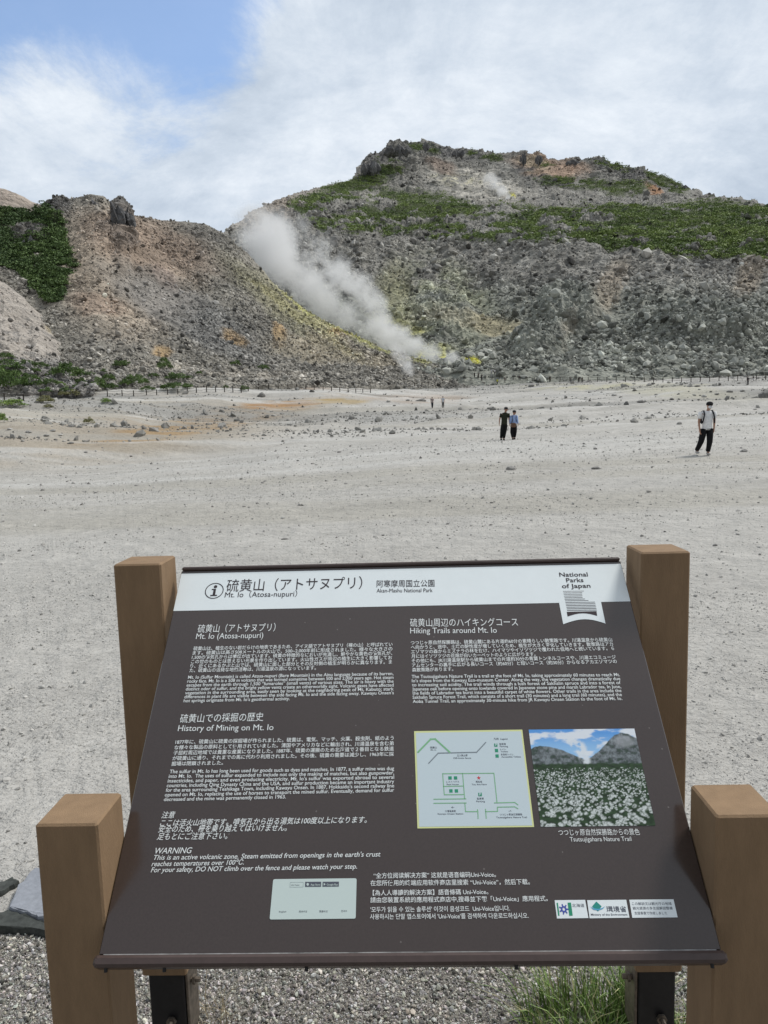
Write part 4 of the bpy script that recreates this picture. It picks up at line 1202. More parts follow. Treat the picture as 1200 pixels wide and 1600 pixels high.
post(-.5774 - PW, 1.2624, H0 - .7201, 'short brown post at the front left corner of the board')
post(.5774, 1.2624, H0 - .7201, 'short brown post at the front right corner of the board')
post(-.5965 - PW, 1.7514, H0 - .3118, 'tall brown post at the back left corner of the board', z_at0)
post(.5965, 1.7514, H0 - .3118, 'tall brown post at the back right corner of the board', z_at0)
# black steel legs under the front edge, each under a brown packing plate
RZ = np.array([[cP, -sP, 0], [sP, cP, 0], [0, 0, 1]])


def z_at(px, py, y):
    d = ray(px, py); k = y / (d @ np.array([-sP, cP, 0])); return float((CAM + d * k)[2])


ZF = z_at(264, 1526, 1.7514)
for xc, nm in ((-.5965 - PW / 2, 'left'), (.5965 + PW / 2, 'right')):
    yc = 1.7514 + PW / 2; sx = 1 if nm == 'left' else -1
    lp = MB(); lp.box((0, 0, 0), (.096, .096, ZF + .1), .003, RZ)
    leg = lp.build('post_foot', M_black, sign, loc=tuple(SW(xc, yc, (ZF - .1) / 2) - SINV)); leg['label'] = 'black steel foot under the tall back %s post' % nm
    br = MB(); br.box(tuple(SW(xc + sx * .053, yc, ZF - .10) - SINV), (.008, .085, .20), .002, RZ); br.build('bracket', M_steel, sign)
    bt = MB(); p0 = SW(xc + sx * .056, yc - .015, ZF - .045) - SINV
    bt.tube([p0, p0 + BU * .026 * sx], .007, 8); bt.tube([p0 + BU * .006 * sx, p0 + BU * .013 * sx], .013, 6); bt.build('bolt', M_steel, sign)
    bt = MB(); p0 = SW(xc + .01, yc - .048, ZF - .135) - SINV; dd_ = np.array([sP, -cP, 0])
    bt.tube([p0, p0 + dd_ * .030], .007, 8); bt.tube([p0 + dd_ * .006, p0 + dd_ * .013], .014, 6); bt.build('bolt', M_steel, sign)
for xa, nm in ():
    lp = MB(); lp.box((0, 0, 0), (.078, .078, .70), .003, np.array([[cP, -sP, 0], [sP, cP, 0], [0, 0, 1]]))
    yb_ = 1.48; ztop = H0 - 1.0
    leg = lp.build('support_leg', M_black, sign, loc=tuple(SW(xa, yb_, ztop - .35 - .03) - SINV))
    leg['label'] = 'black steel support leg under the %s of the board' % nm
    pk = MB(); pk.box(tuple(SW(xa, yb_ - .005, ztop - .015) - SINV), (.098, .11, .024), .002, np.array([[cP, -sP, 0], [sP, cP, 0], [0, 0, 1]]))
    pk.build('packing_plate', M_post, sign)
    br = MB(); br.box(tuple(SW(xa + .043, yb_ + .01, ztop - .13) - SINV), (.006, .09, .26), .002, np.array([[cP, -sP, 0], [sP, cP, 0], [0, 0, 1]]))
    br.build('bracket', M_steel, sign)
    bt = MB(); p0 = SW(xa + .04, yb_ - .01, ztop - .05) - SINV
    bt.tube([p0, p0 + BU * .028], .006, 8); bt.tube([p0 + BU * .008, p0 + BU * .014], .011, 6)
    bt.build('bolt', M_steel, sign)
    bt = MB(); p0 = SW(xa + .006, yb_ - .036, ztop - .165) - SINV; dd_ = np.array([-sP, cP, 0]) * -1
    bt.tube([p0, p0 + dd_ * .030], .006, 8); bt.tube([p0 + dd_ * .006, p0 + dd_ * .012], .012, 6)
    bt.build('bolt', M_steel, sign)
for px_ in (167, 258, 479, 806, 1112):
    s_ = uv(px_, 1495); bt = MB(); p0 = bw(s_[0], -.016, -.006); bt.tube([p0, p0 - BV * .010 - BN * .004], .0035, 8)
    bt.build('screw', M_black, sign)

# ------------------------------------------------------------------ rock slabs by the front left post, grass
M_slab = plain('slab_stone', (.27, .285, .315), .85, .2, var=.16, scale=40, bump=.8, bscale=90)
M_slabd = plain('slab_dark', (.06, .065, .06), .85, .2, var=.4, scale=30, bump=.8, bscale=60)


def gpt(px, py):
    b = hit(px, py); return np.array(b[0])


def slab(name, outline, hgt, mt, label, dome=.3):
    pts = [gpt(*p) for p in outline]; c = sum(pts) / len(pts); n = len(pts); V = []; Fs = []
    rings = [(1.03, -.05), (1.02, hgt * .45), (1.0, hgt * .8), (.975, hgt * .97), (.95, hgt)]
    sub = []
    for i in range(n):
        for t in (0, .25, .5, .75): sub.append(pts[i] * (1 - t) + pts[(i + 1) % n] * t)
    m = len(sub)
    for r_, z_ in rings:
        for k_, p in enumerate(sub):
            j = np.array([0, 0, .003 * math.sin(k_ * 1.7) * (z_ > 0)]) + np.array([math.sin(k_ * 2.3), math.cos(k_ * 3.1), 0]) * .003; V.append(np.array([c[0] + (p[0] - c[0]) * r_, c[1] + (p[1] - c[1]) * r_, z_]) + j - c * np.array([1, 1, 0]) )
    for k_ in range(len(rings) - 1):
        for i in range(m): Fs.append((k_ * m + i, k_ * m + (i + 1) % m, (k_ + 1) * m + (i + 1) % m, (k_ + 1) * m + i))
    b_ = (len(rings) - 1) * m
    Fs.append(tuple(range(b_, b_ + m)))
    o = obj(name, raw_mesh(name, V, Fs), mt, loc=(c[0], c[1], 0)); tag(o, label, 'rock'); return o


slab('rock', [(56, 1368), (100, 1372), (110, 1440), (68, 1448), (45, 1440), (14, 1432), (30, 1395)], .035, M_slab, 'flat bluish grey stone slab beside the front left post of the sign')
slab('rock', [(-30, 1395), (20, 1378), (30, 1384), (0, 1402), (-40, 1415)], .02, M_slabd, 'dark flat stone at the left edge behind the gravel strip')
slab('rock', [(-30, 1440), (12, 1434), (40, 1440), (66, 1452), (110, 1462), (110, 1474), (50, 1462), (-30, 1458)], .03, M_slabd, 'dark stone lip below the bluish slab at the left')


def blades(name, c, n, R_, hmin, hmax, wd, cols, lean=.5):
    V = []; Fs = []; C_ = []
    for k_ in range(n):
        a = rng.uniform(0, 2 * math.pi); r_ = R_ * math.sqrt(rng.random()); b0 = np.array([r_ * math.cos(a), r_ * math.sin(a) * .7, -.01])
        la = rng.uniform(0, 2 * math.pi); le = np.array([math.cos(la), math.sin(la), 0]) * lean * rng.uniform(.2, 1.2) + b0 * np.array([2.0, 2.0, 0])
        h_ = rng.uniform(hmin, hmax); w0 = wd * rng.uniform(.6, 1.3); sd_ = np.array([-math.sin(la), math.cos(la), 0]) * w0
        colr = np.array(cols[rng.integers(0, len(cols))]) * rng.uniform(.7, 1.3); i0 = len(V)
        for t in (0, .35, .7, 1.0):
            p = b0 + le * h_ * t * t * 1.1 + np.array([0, 0, h_ * (t - .25 * t * t)]); ww = sd_ * (1 - t) ** .6
            V += [p - ww, p + ww]; C_ += [colr, colr]
        for j in range(3): Fs.append((i0 + 2 * j, i0 + 2 * j + 1, i0 + 2 * j + 3, i0 + 2 * j + 2))
    return raw_mesh(name, V, np.array(Fs), col=np.array(C_))


GR = [(.14, .23, .05), (.20, .31, .08), (.27, .37, .13), (.40, .38, .20), (.10, .18, .04)]
for (px_, py_, n_, R_, h0, h1, lb) in [(925, 1592, 620, .19, .08, .25, 'thick green grass tuft beside the right black leg of the sign'), (1000, 1570, 160, .07, .14, .32, 'tall thin grass growing up against the right black leg'),
                                       (1066, 1590, 110, .05, .04, .12, 'short grass between the black leg and the front right post')]:
    p_ = gpt(px_, py_) if False else None
    # stand the tuft on the gravel under the board
    d_ = ray(px_, py_ + 40); t_ = -CAM[2] / d_[2]; p_ = CAM + d_ * t_
    o = obj('grass_tuft', blades('grass_tuft', p_, n_, R_, h0, h1, .0022, GR), M_leaf, loc=(p_[0], p_[1] + .05, 0)); tag(o, lb, 'grass tuft')
dry = [(.34, .28, .18), (.28, .22, .13), (.42, .36, .25)]
d_ = ray(330, 1600); p_ = CAM + d_ * (-CAM[2] / d_[2])
o = obj('dry_grass', blades('dry_grass', p_, 70, .07, .05, .17, .0014, dry, .9), M_leaf, loc=(p_[0], p_[1], 0)); tag(o, 'dry straw coloured stems beside the left black leg of the sign', 'dry grass')
#PART3
# ------------------------------------------------------------------ people
def skin(name, pts, edges, rad, sub=1, mat=None, parent=None):
    me = bpy.data.meshes.new(name); me.from_pydata([tuple(p) for p in pts], edges, []); me.update()
    o = bpy.data.objects.new(name, me); COL.objects.link(o)
    sk = o.modifiers.new('s', 'SKIN'); sk.use_smooth_shade = True
    lay = me.skin_vertices[0] if me.skin_vertices else None
    if lay is None:
        bpy.context.view_layer.objects.active = o; o.select_set(True)
        lay = me.skin_vertices[0]
    for i, r_ in enumerate(rad):
        lay.data[i].radius = r_ if hasattr(r_, '__len__') else (r_, r_); lay.data[i].use_root = (i == 0)
    ss_ = o.modifiers.new('b', 'SUBSURF'); ss_.levels = sub; ss_.render_levels = sub
    dg = bpy.context.evaluated_depsgraph_get(); dg.update()
    m2 = bpy.data.meshes.new_from_object(o.evaluated_get(dg)); m2.name = name
    bpy.data.objects.remove(o); bpy.data.meshes.remove(me)
    m2.polygons.foreach_set('use_smooth', np.ones(len(m2.polygons), bool)); m2.materials.clear()
    return obj(name, m2, mat, parent)


def loft(mbx, rings, n=14):
    """rings: (centre, rx, ry) along a limb or trunk, x-y ellipses"""
    V = []; Fs = []
    for c, rx, ry in rings:
        for k in range(n):
            a = 2 * math.pi * k / n; V.append((c[0] + rx * math.cos(a), c[1] + ry * math.sin(a), c[2]))
    for i in range(len(rings) - 1):
        for k in range(n):
            j = (k + 1) % n; Fs.append((i * n + k, i * n + j, (i + 1) * n + j, (i + 1) * n + k))
    Fs += [tuple(reversed(range(n))), tuple(range((len(rings) - 1) * n, len(rings) * n))]
    mbx.add(V, Fs)


_cm = {}


def cloth(col, rough=.85):
    k = tuple(col)
    if k not in _cm: _cm[k] = plain('cloth_%d' % len(_cm), col, rough, .2, var=.18, scale=14)
    return _cm[k]


SKIN = plain('skin', (.42, .24, .17), .55, .4, var=.06, scale=20)
HAIR = plain('hair', (.012, .010, .009), .6, .4, var=.4, scale=40)
SHOE_D = cloth((.015, .015, .016)); WHITE = cloth((.78, .80, .82))


def person(px, py, hpx, J, shirt, trousers, label, group=None, near=False, hair=True, shoes=(.02, .02, .02), sleeve=.5, yaw=0., hem=.80, extra=None, tall=1.72, face_away=False, skirt=None):
    """J: joints in metres, x to the viewer's right, z up, y away; feet stand on the ground hit by the picture point"""
    p = gpt(px, py); d = depth_of(p); sc_ = hpx * d / F / tall
    root = empty('person', tuple(p), 0); root.scale = (sc_,) * 3; root.rotation_euler = (0, 0, yaw)
    tag(root, label, 'person', group)
    g = lambda k: np.array(J[k], float)
    fy = 1 if face_away else -1
    V = []; E_ = []; R_ = []

    def add(p_, r_, par=None):
        V.append(np.array(p_, float)); R_.append(r_)
        if par is not None: E_.append((par, len(V) - 1))
        return len(V) - 1
    pel = add(g('pelvis'), (.125, .10))
    sp_ = add((g('pelvis') + g('chest')) / 2, (.105, .085), pel)
    ch = add(g('chest'), (.12, .095), sp_)
    nb = add(g('neck') - (0, 0, .02), .055, ch); nk = add(g('neck') + (0, 0, .04), .048, nb)
    h_ = g('head')
    jw = add(h_ + (0, fy * .012, -.055), (.068, .078), nk); hd = add(h_ + (0, 0, .0), (.082, .096), jw); add(h_ + (0, 0, .07), (.064, .072), hd)
    for s_ in ('L', 'R'):
        sh = add(g('sh' + s_), .052, ch); el = add(g('el' + s_), .038, sh); wr = add(g('wr' + s_), .026, el)
        hn = g('ha' + s_); dv = (hn - g('wr' + s_)); dv /= np.linalg.norm(dv)
        if near:
            pm = add(g('wr' + s_) + dv * .055, (.030, .022), wr)
            side = np.cross(dv, (1, 0, 0)); side /= np.linalg.norm(side) + 1e-9
            inn = -1 if s_ == 'R' else 1
            for k_, (off, ln_) in enumerate([(-.024, .062), (-.008, .074), (.008, .070), (.024, .056)]):
                a = add(g('wr' + s_) + dv * .085 + side * off, .010, pm); b = add(V[a] + dv * ln_ * .5 + np.array([inn * .006, 0, 0]), .009, a)
                add(V[b] + dv * ln_ * .45 + np.array([inn * .016, 0, 0]), .008, b)
            a = add(g('wr' + s_) + dv * .05 + side * -.030, .011, pm); add(V[a] + dv * .035 + side * -.016 + np.array([inn * .008, 0, 0]), .010, a)
        else: add(hn, .030, wr)
        hp = add(g('hp' + s_), .085, pel); kn = add(g('kn' + s_), .054, hp); an = add(g('an' + s_), .036, kn)
        ft = g('an' + s_); add(ft + (0, fy * .13, -.045), (.032, .025), an)
    skin('body', V, E_, R_, 1 if not near else 2, SKIN, root)
    # shirt: trunk and sleeves
    m = MB(); c0 = g('pelvis'); zc = hem; chx = g('chest'); lerp_ = lambda z: c0 + (chx - c0) * (z - c0[2]) / (chx[2] - c0[2])
    r0 = lerp_(zc); r1 = lerp_((zc + chx[2]) / 2)
    shm = (g('shL') + g('shR')) / 2; hw = abs(g('shR')[0] - g('shL')[0]) / 2
    loft(m, [((r0[0], r0[1], zc), .158, .118), (tuple(lerp_(zc + .06)), .156, .12), (tuple(r1), .150, .112), (tuple(chx), .17, .122), ((shm[0], shm[1], shm[2] - .03), hw + .01, .10),
             ((shm[0], shm[1], shm[2] + .035), hw * .80, .075), (tuple(g('neck') + (0, 0, .0)), .075, .068)])
    for s_ in ('L', 'R'):
        a, b, c_ = g('sh' + s_), g('el' + s_), g('wr' + s_)
        if sleeve <= .8:
            m.tube([a + (0, 0, .02), a + (b - a) * .25, a + (b - a) * sleeve * 1.35], [.066, .068, .062], 10)
        else: m.tube([a + (0, 0, .02), a + (b - a) * .3, b, b + (c_ - b) * .5, c_], [.064, .062, .052, .045, .038], 10)
    m.build('shirt', cloth(shirt), root, smooth=True)
    m = MB()
    loft(m, [((c0[0], c0[1], c0[2] - .12), .150, .112), (tuple(c0 - (0, 0, .04)), .158, .12), (tuple(c0 + (0, 0, .08)), .14, .105)])
    for s_ in ('L', 'R'):
        a, b, c_ = g('hp' + s_), g('kn' + s_), g('an' + s_)
        m.tube([a + (0, 0, .02), a + (b - a) * .5, b, b + (c_ - b) * .5, c_ + (0, 0, .03)], [.104, .100, .088, .076, .066], 12)
    m.build('trousers', cloth(trousers), root, smooth=True)
    for s_ in ('L', 'R'):
        m = MB(); a = g('an' + s_)
        m.ball(a + (0, fy * .055, -.048), (.046, .125, .040), 12, 8); m.tube([a + (0, -fy * .01, -.05), a + (0, 0, .015)], [.044, .040], 10)
        m.build('shoe', cloth(shoes), root, smooth=True)
    m = MB()
    if hair:
        m.ball(h_ + (0, -fy * .014, .045), (.096, .108, .088), 14, 10)
        if near:
            for k_ in range(16):
                a = 2 * math.pi * k_ / 16; m.ball(h_ + (.070 * math.cos(a), -fy * .02 + .082 * math.sin(a), .045 + .02 * (k_ % 3)), .026, 6, 5)
        m.build('hair', HAIR, root, smooth=True)
    if near:
        for sx in (-1, 1):
            m = MB(); m.ball(h_ + (sx * .028, fy * .088, .002), (.011, .006, .005), 8, 6); m.build('eye', HAIR, root)
            m = MB(); m.ball(h_ + (sx * .078, 0, -.005), (.012, .02, .03), 8, 6); m.build('ear', SKIN, root, smooth=True)
        m = MB(); m.ball(h_ + (0, fy * .096, -.025), (.012, .018, .020), 8, 6); m.build('nose', SKIN, root, smooth=True)
        m = MB(); m.ball(h_ + (0, fy * .085, -.058), (.022, .008, .005), 8, 6); m.build('mouth', cloth((.30, .10, .09)), root)
    if extra: extra(root, g)
    return root


# man in white on the right, walking towards the sign
K = .001284
jj = lambda x, z, y=0.: ((x - 410) * K, y, (1478 - z) * K)
J1 = dict(pelvis=jj(420, 800), chest=jj(428, 530), neck=jj(440, 385), head=jj(460, 255, -.05), shL=jj(262, 425), shR=jj(592, 420), elL=jj(222, 640, .02), elR=jj(592, 650, -.03), wrL=jj(225, 850, -.04), wrR=jj(578, 830, -.05),
          haL=jj(240, 960, -.06), haR=jj(565, 930, -.06), hpL=jj(345, 850), hpR=jj(495, 850), knL=jj(275, 1130, -.02), knR=jj(462, 1140, -.10), anL=jj(235, 1375, .16), anR=jj(428, 1412, -.08))


def x1(root, g):
    m = MB(); h = g('head'); m.ball(h + (0, .01, .05), (.102, .116, .082), 16, 10); m.ball(h + (0, -.10, .045), (.075, .07, .012), 12, 6); m.build('cap', cloth((.014, .014, .016)), root, smooth=True)
    m = MB(); m.ball(h + (0, -.055, -.045), (.070, .058, .052), 14, 10); m.build('face_mask', WHITE, root, smooth=True)
    for s_, sx in (('L', -1), ('R', 1)):
        m = MB(); a = g('sh' + s_); c = g('chest')
        x_ = a[0] - sx * .075
        m.tube([(x_, .06, a[2] + .045), (x_, -.04, a[2] + .055), (x_ + sx * .01, -.115, a[2] - .06), (x_ + sx * .03, -.125, c[2] - .02), (x_ + sx * .055, -.08, c[2] - .20)], .022, 8)
        m.build('backpack_strap', cloth((.02, .022, .028)), root, smooth=True)
    m = MB(); c = g('chest'); m.box((c[0], .19, c[2] - .02), (.29, .15, .42), .05); m.build('backpack', cloth((.02, .022, .028)), root)


person(1103, 711, 83.7, J1, (.90, .92, .94), (.012, .012, .014), 'person in white t-shirt, black cap and face mask walking towards the sign with a backpack', near=True, hair=True, shoes=(.45, .44, .42), extra=x1, tall=1.72)

K2 = .001376
j2 = lambda x, z, y=0.: ((x - 400) * K2, y, (1400 - z) * K2)
J2 = dict(pelvis=j2(425, 800), chest=j2(440, 520), neck=j2(470, 375), head=j2(498, 262, -.04), shL=j2(325, 425), shR=j2(585, 425), elL=j2(262, 610, .02), elR=j2(612, 640), wrL=j2(238, 765, -.03), wrR=j2(618, 770, -.04),
          haL=j2(232, 840, -.05), haR=j2(628, 840, -.05), hpL=j2(370, 860), hpR=j2(480, 860), knL=j2(325, 1110, -.06), knR=j2(440, 1110, .0), anL=j2(300, 1340, -.02), anR=j2(390, 1345, -.12))
person(787, 687.5, 52, J2, (.030, .034, .022), (.012, .013, .013), 'person in dark olive t-shirt and black trousers holding hands with a companion in blue', near=True, shoes=(.012, .012, .012), tall=1.72)
j3 = lambda x, z, y=0.: ((x - 770) * K2, y, (1385 - z) * K2)
J3 = dict(pelvis=j3(780, 850), chest=j3(785, 610), neck=j3(790, 480), head=j3(802, 385, -.05), shL=j3(690, 510), shR=j3(885, 510), elL=j3(655, 670), elR=j3(915, 690), wrL=j3(640, 790, -.03), wrR=j3(935, 800, -.03),
          haL=j3(636, 850, -.04), haR=j3(938, 875, -.04), hpL=j3(735, 900), hpR=j3(825, 900), knL=j3(705, 1110, -.03), knR=j3(830, 1110, .0), anL=j3(728, 1325, -.08), anR=j3(810, 1320, .05))


def x3(root, g):
    m = MB(); p = g('pelvis'); m.box((p[0] - .05, -.17, p[2] + .0), (.25, .09, .22), .03); m.build('shoulder_bag', cloth((.16, .095, .065)), root)
    m = MB(); m.tube([(p[0] - .16, -.15, p[2] + .10), tuple(g('shR') + (-.03, -.05, .05))], .010, 6); m.build('bag_strap', cloth((.10, .06, .045)), root)
    for s_, sx in (('L', -1), ('R', 1)):
        m = MB(); a = g('sh' + s_); c = g('chest'); x_ = a[0] - sx * .03
        m.tube([(x_, .0, a[2] + .05), (x_, -.09, a[2] - .02), (x_ - sx * .01, -.12, c[2]), (x_ + sx * .01, -.10, c[2] - .16)], .018, 8); m.build('backpack_strap', cloth((.10, .14, .24)), root, smooth=True)


person(802.5, 686.7, 46.3, J3, (.34, .46, .74), (.012, .012, .014), 'person in light blue long sleeved shirt with a brown shoulder bag, beside one in olive', near=True, shoes=(.012, .012, .012), sleeve=1., extra=x3, tall=1.53)


def walkJ(st=.12, ar=.10, w_=.19, arm_y=.05):
    return dict(pelvis=(0, 0, .92), chest=(0, 0, 1.26), neck=(0, 0, 1.46), head=(0, -.01, 1.60), shL=(-w_, 0, 1.40), shR=(w_, 0, 1.40), elL=(-w_ - .05, arm_y, 1.14), elR=(w_ + .05, -arm_y, 1.14), wrL=(-w_ - .05, arm_y * .6, .90), wrR=(w_ + .05, -arm_y * 2, .90),
                haL=(-w_ - .04, arm_y * .4, .80), haR=(w_ + .04, -arm_y * 2.4, .80), hpL=(-.085, 0, .86), hpR=(.085, 0, .86), knL=(-.09, -st * .6, .49), knR=(.09, st * .2, .49), anL=(-.09, -st, .09), anR=(.085, st * 1.1, .09))


person(675.5, 637.5, 17, walkJ(), (.33, .27, .26), (.03, .035, .045), 'person in grey brown top and dark trousers, left of the two far walkers', yaw=.2)
person(692.3, 637, 17.6, walkJ(.07), (.62, .65, .70), (.16, .155, .15), 'person in pale shirt and grey trousers, right of the two far walkers', yaw=-.15, face_away=True)
far_people = [(741.5, 590, 8, (.03, .03, .035), (.02, .02, .02), 'dark clad person standing left of the yellow vent mound crowd'), (747.5, 591, 9, (.10, .08, .07), (.03, .03, .03), 'person in brownish top beside the dark clad one near the vents'),
              (752.7, 595, 10.5, (.02, .02, .022), (.015, .015, .02), 'person all in black in front of the vents, left of the yellow jacket'), (768, 584.5, 8, (.75, .76, .78), (.30, .30, .32), 'person in white up the slope by the vents, left of a pair'),
              (773, 586, 9, (.70, .70, .72), (.03, .03, .03), 'person in white top and black trousers, right of the pair up the slope'), (777, 600.5, 8.5, (.62, .66, .05), (.06, .06, .07), 'person in bright yellow jacket near the fence'),
              (789, 598, 9.5, (.014, .014, .016), (.014, .014, .016), 'person in black standing right of the yellow jacket'), (811, 594, 7.5, (.02, .02, .025), (.02, .02, .02), 'person in black by the far fence, left of two spaced apart'),
              (822, 594, 6.5, (.025, .025, .03), (.02, .02, .02), 'small person in black by the far fence, right of two spaced apart'), (859, 596.5, 9, (.018, .018, .02), (.018, .018, .02), 'person in black leaning at the middle of the far fence'),
              (892, 597, 8.5, (.05, .055, .08), (.02, .02, .03), 'person in dark blue by the far fence, left of a black clad pair'), (904.3, 597.5, 9, (.016, .016, .018), (.014, .014, .016), 'black clad person of a pair at the far fence, left one'),
              (909.5, 597.5, 8.5, (.02, .018, .016), (.016, .016, .016), 'black clad person of a pair at the far fence, right one'), (1168.5, 601.5, 13, (.03, .03, .035), (.02, .02, .025), 'person in dark clothes by the far fence at the right edge of the view'),
              (1177, 595, 8, (.05, .05, .05), (.55, .55, .56), 'person in dark top and pale trousers at the right end of the far fence')]
for i, (px_, py_, hp_, a_, b_, lb) in enumerate(far_people):
    person(px_, py_, hp_, walkJ(.05 + .02 * (i % 3), .08), a_, b_, lb, yaw=rng.uniform(-1, 1), face_away=bool(i % 2), group=None)

# ------------------------------------------------------------------ fences
M_fpost = plain('fence_post_dark', (.030, .024, .020), .8, .2, var=.3, scale=6)
M_rope = plain('fence_rope', (.10, .085, .07), .9, .1)


def fence(pts, pph, label, ropes=2):
    """pts: picture points of the post feet, each with its height in picture units"""
    P0 = []
    for (x_, y_), hp in zip(pts, pph):
        p = gpt(x_, y_); P0.append((p, max(.7, min(1.35, hp * depth_of(p) / F))))
    o0 = P0[0][0]
    root = empty('rope_fence', tuple(o0)); tag(root, label, 'fence')
    for p, h in P0:
        m = MB(); m.tube([(0, 0, -.15), (0, 0, h - .02), (0, 0, h)], [.075, .075, .05], 8); m.build('post', M_fpost, root, loc=tuple(p - o0))
    for k_ in range(ropes):
        fr = (.88, .45)[k_]; m = MB(); line = []
        for i in range(len(P0)):
            p, h = P0[i]; line.append(p - o0 + (0, -.08, h * fr))
            if i < len(P0) - 1:
                q_, h2 = P0[i + 1]; line.append((p + q_) / 2 - o0 + (0, -.08, (h + h2) / 2 * fr - .10))
        m.tube(line, .022, 5); m.build('rope', M_rope, root)


lf = [(-28, 626), (7, 625), (37, 626.5), (64, 623), (92, 620), (120, 619), (145, 619), (168, 619.5), (191, 619), (209, 619), (229, 617.5), (245, 617.5), (262, 616.5), (278, 616), (293, 615), (307, 613.5), (323, 612.5), (337, 612.5), (351, 612.5),
      (364, 613), (377, 613.5), (388, 611), (404, 608), (420, 607.5), (435, 607.5), (450, 607.5), (464, 608), (478, 608.5), (491, 609), (505, 610), (518, 611), (531, 612), (544, 613), (556, 613.5), (567, 613.5), (579, 614)]
fence(lf, [11, 11, 10, 10, 9.5, 9.5, 10, 9.5, 9.5, 9, 9, 9, 8.5, 8.5, 9, 9, 9.5, 9, 9, 8.5, 8.5, 9, 9, 9, 8.5, 8.5, 8.5, 8, 8, 7.5, 7, 7, 6.5, 6, 6, 6], 'long dark post and rope fence along the foot of the left hill')
xs_ = np.concatenate([np.arange(846, 1236, 14.6)])
ys_ = np.interp(xs_, [846, 880, 940, 1060, 1130, 1190, 1236], [595, 596, 596.5, 597.5, 595.5, 593.5, 592])
fence(list(zip(xs_, ys_)), [7.2 + (x_ - 846) * .003 for x_ in xs_], 'dark post and rail fence along the foot of the big mountain on the right', 2)
xs_ = np.arange(648, 846, 11.)
ys_ = np.interp(xs_, [648, 700, 760, 846], [604, 597, 592, 595])
fence(list(zip(xs_, ys_)), [5.5 + 0 * x_ for x_ in xs_], 'low dark rope fence below the yellow vents in the middle distance', 1)


# ------------------------------------------------------------------ shrubs
def shrub_mesh(seed, cols, n=26):
    r2 = np.random.default_rng(seed); pos = []; sz = []
    for _ in range(n):
        a = r2.uniform(0, 2 * math.pi); r_ = math.sqrt(r2.random()) * .78; hh = (1 - r_ ** 2) * r2.uniform(.35, .95) * .8
        pos.append((r_ * math.cos(a), r_ * math.sin(a) * .8, hh)); sz.append(r2.uniform(.16, .30))
    pos = np.array(pos); sz = np.array(sz); t = r2.random(len(sz))[:, None]
    return leaf_clumps('shrub', pos, None, sz, np.array(cols[0]) * (1 - t) + np.array(cols[1]) * t, 60, .22, 1.0)


SHA = [shrub_mesh(k_, ((.07, .12, .035), (.15, .23, .065))) for k_ in range(4)]
SHB = [shrub_mesh(20 + k_, ((.16, .26, .06), (.28, .38, .11))) for k_ in range(2)]
SHC = [shrub_mesh(30 + k_, ((.20, .20, .09), (.30, .29, .14))) for k_ in range(2)]
SG = 'dark green shrubs at the foot of the left hill'
shr = [(18, 611, 46, 34, 0, 'largest dark green shrub at the far left edge behind the fence'), (107, 593, 66, 27, 0, 'wide dark green shrub behind the fence on the left'), (150, 611, 40, 20, 0, 'round dark shrub just behind the fence, below the wide one'),
       (170, 597, 24, 14, 0, None), (212, 604, 36, 18, 0, None), (196, 603, 20, 12, 0, None), (258, 578, 26, 14, 0, None), (256, 569, 16, 12, 0, None), (278, 596, 38, 14, 0, None), (276, 608, 50, 11, 0, None), (262, 609, 24, 10, 0, None),
       (12, 572, 34, 12, 0, None), (44, 573, 26, 11, 0, None), (66, 575, 24, 10, 0, None), (20, 580, 46, 14, 0, None), (8, 562, 30, 12, 0, None), (187, 575, 22, 12, 0, None), (196, 570, 16, 8, 0, None), (368, 572, 18, 9, 0, None), (411, 578, 20, 9, 0, None), (382, 611, 14, 9, 0, None),
       (62, 604, 34, 10, 0, None), (120, 607, 14, 8, 0, None), (311, 585, 12, 6, 0, None), (217, 592, 14, 8, 0, None), (353, 607, 10, 6, 0, None),
       (98, 607, 16, 12, 1, 'bright green shrub between the dark ones behind the left fence'), (3, 660, 20, 14, 1, 'bright green shrub on the ash flat at the left edge of the view'), (168, 630, 20, 9, 1, 'small bright green tuft on the pale mound right of the fence posts'),
       (18, 636, 50, 12, 1, 'low bright green hedge like shrub in front of the left fence'), (72, 630, 30, 12, 2, 'olive bush in front of the left fence, beside the low hedge'), (110, 620, 44, 10, 2, 'yellowish low bush crossing the left fence line'), (76, 637, 18, 6, 2, 'small olive tuft below the fence on the pale mound'),
       (138, 662, 18, 10, 2, 'dry yellow green tuft on the tan mound at left')]
shr += [(x_, y_, w_, h_, 0, None) for x_, y_, w_, h_ in [(35, 606, 30, 14), (50, 596, 26, 12), (78, 603, 26, 12), (30, 590, 28, 12), (125, 600, 18, 10), (8, 590, 26, 14), (90, 585, 20, 9), (232, 611, 24, 9), (224, 600, 20, 9), (55, 583, 22, 9), (140, 588, 18, 8), (176, 608, 20, 10), (160, 583, 16, 7), (240, 590, 18, 8), (293, 606, 16, 8), (104, 613, 22, 9), (72, 614, 26, 9)]]
for i, (x_, y_, w_, h_, k_, lb) in enumerate(shr):
    b = hit(x_, y_)
    if b is None: continue
    p = np.array(b[0]); d = depth_of(p); me = (SHA, SHB, SHC)[k_][i % len((SHA, SHB, SHC)[k_])]
    o = bpy.data.objects.new('shrub', me); COL.objects.link(o)
    if not me.materials: me.materials.append(M_leaf)
    sx = w_ * d / F / 2 * (1.0 if w_ > 60 else 1.2); o.location = p - (0, 0, .05); o.scale = (sx, sx * .9, h_ * d / F / .80); o.rotation_euler = (0, 0, rng.uniform(-.5, .5))
    tag(o, lb or 'small dark green shrub growing among the scree at the foot of the left hill', 'shrub', None if lb else SG)


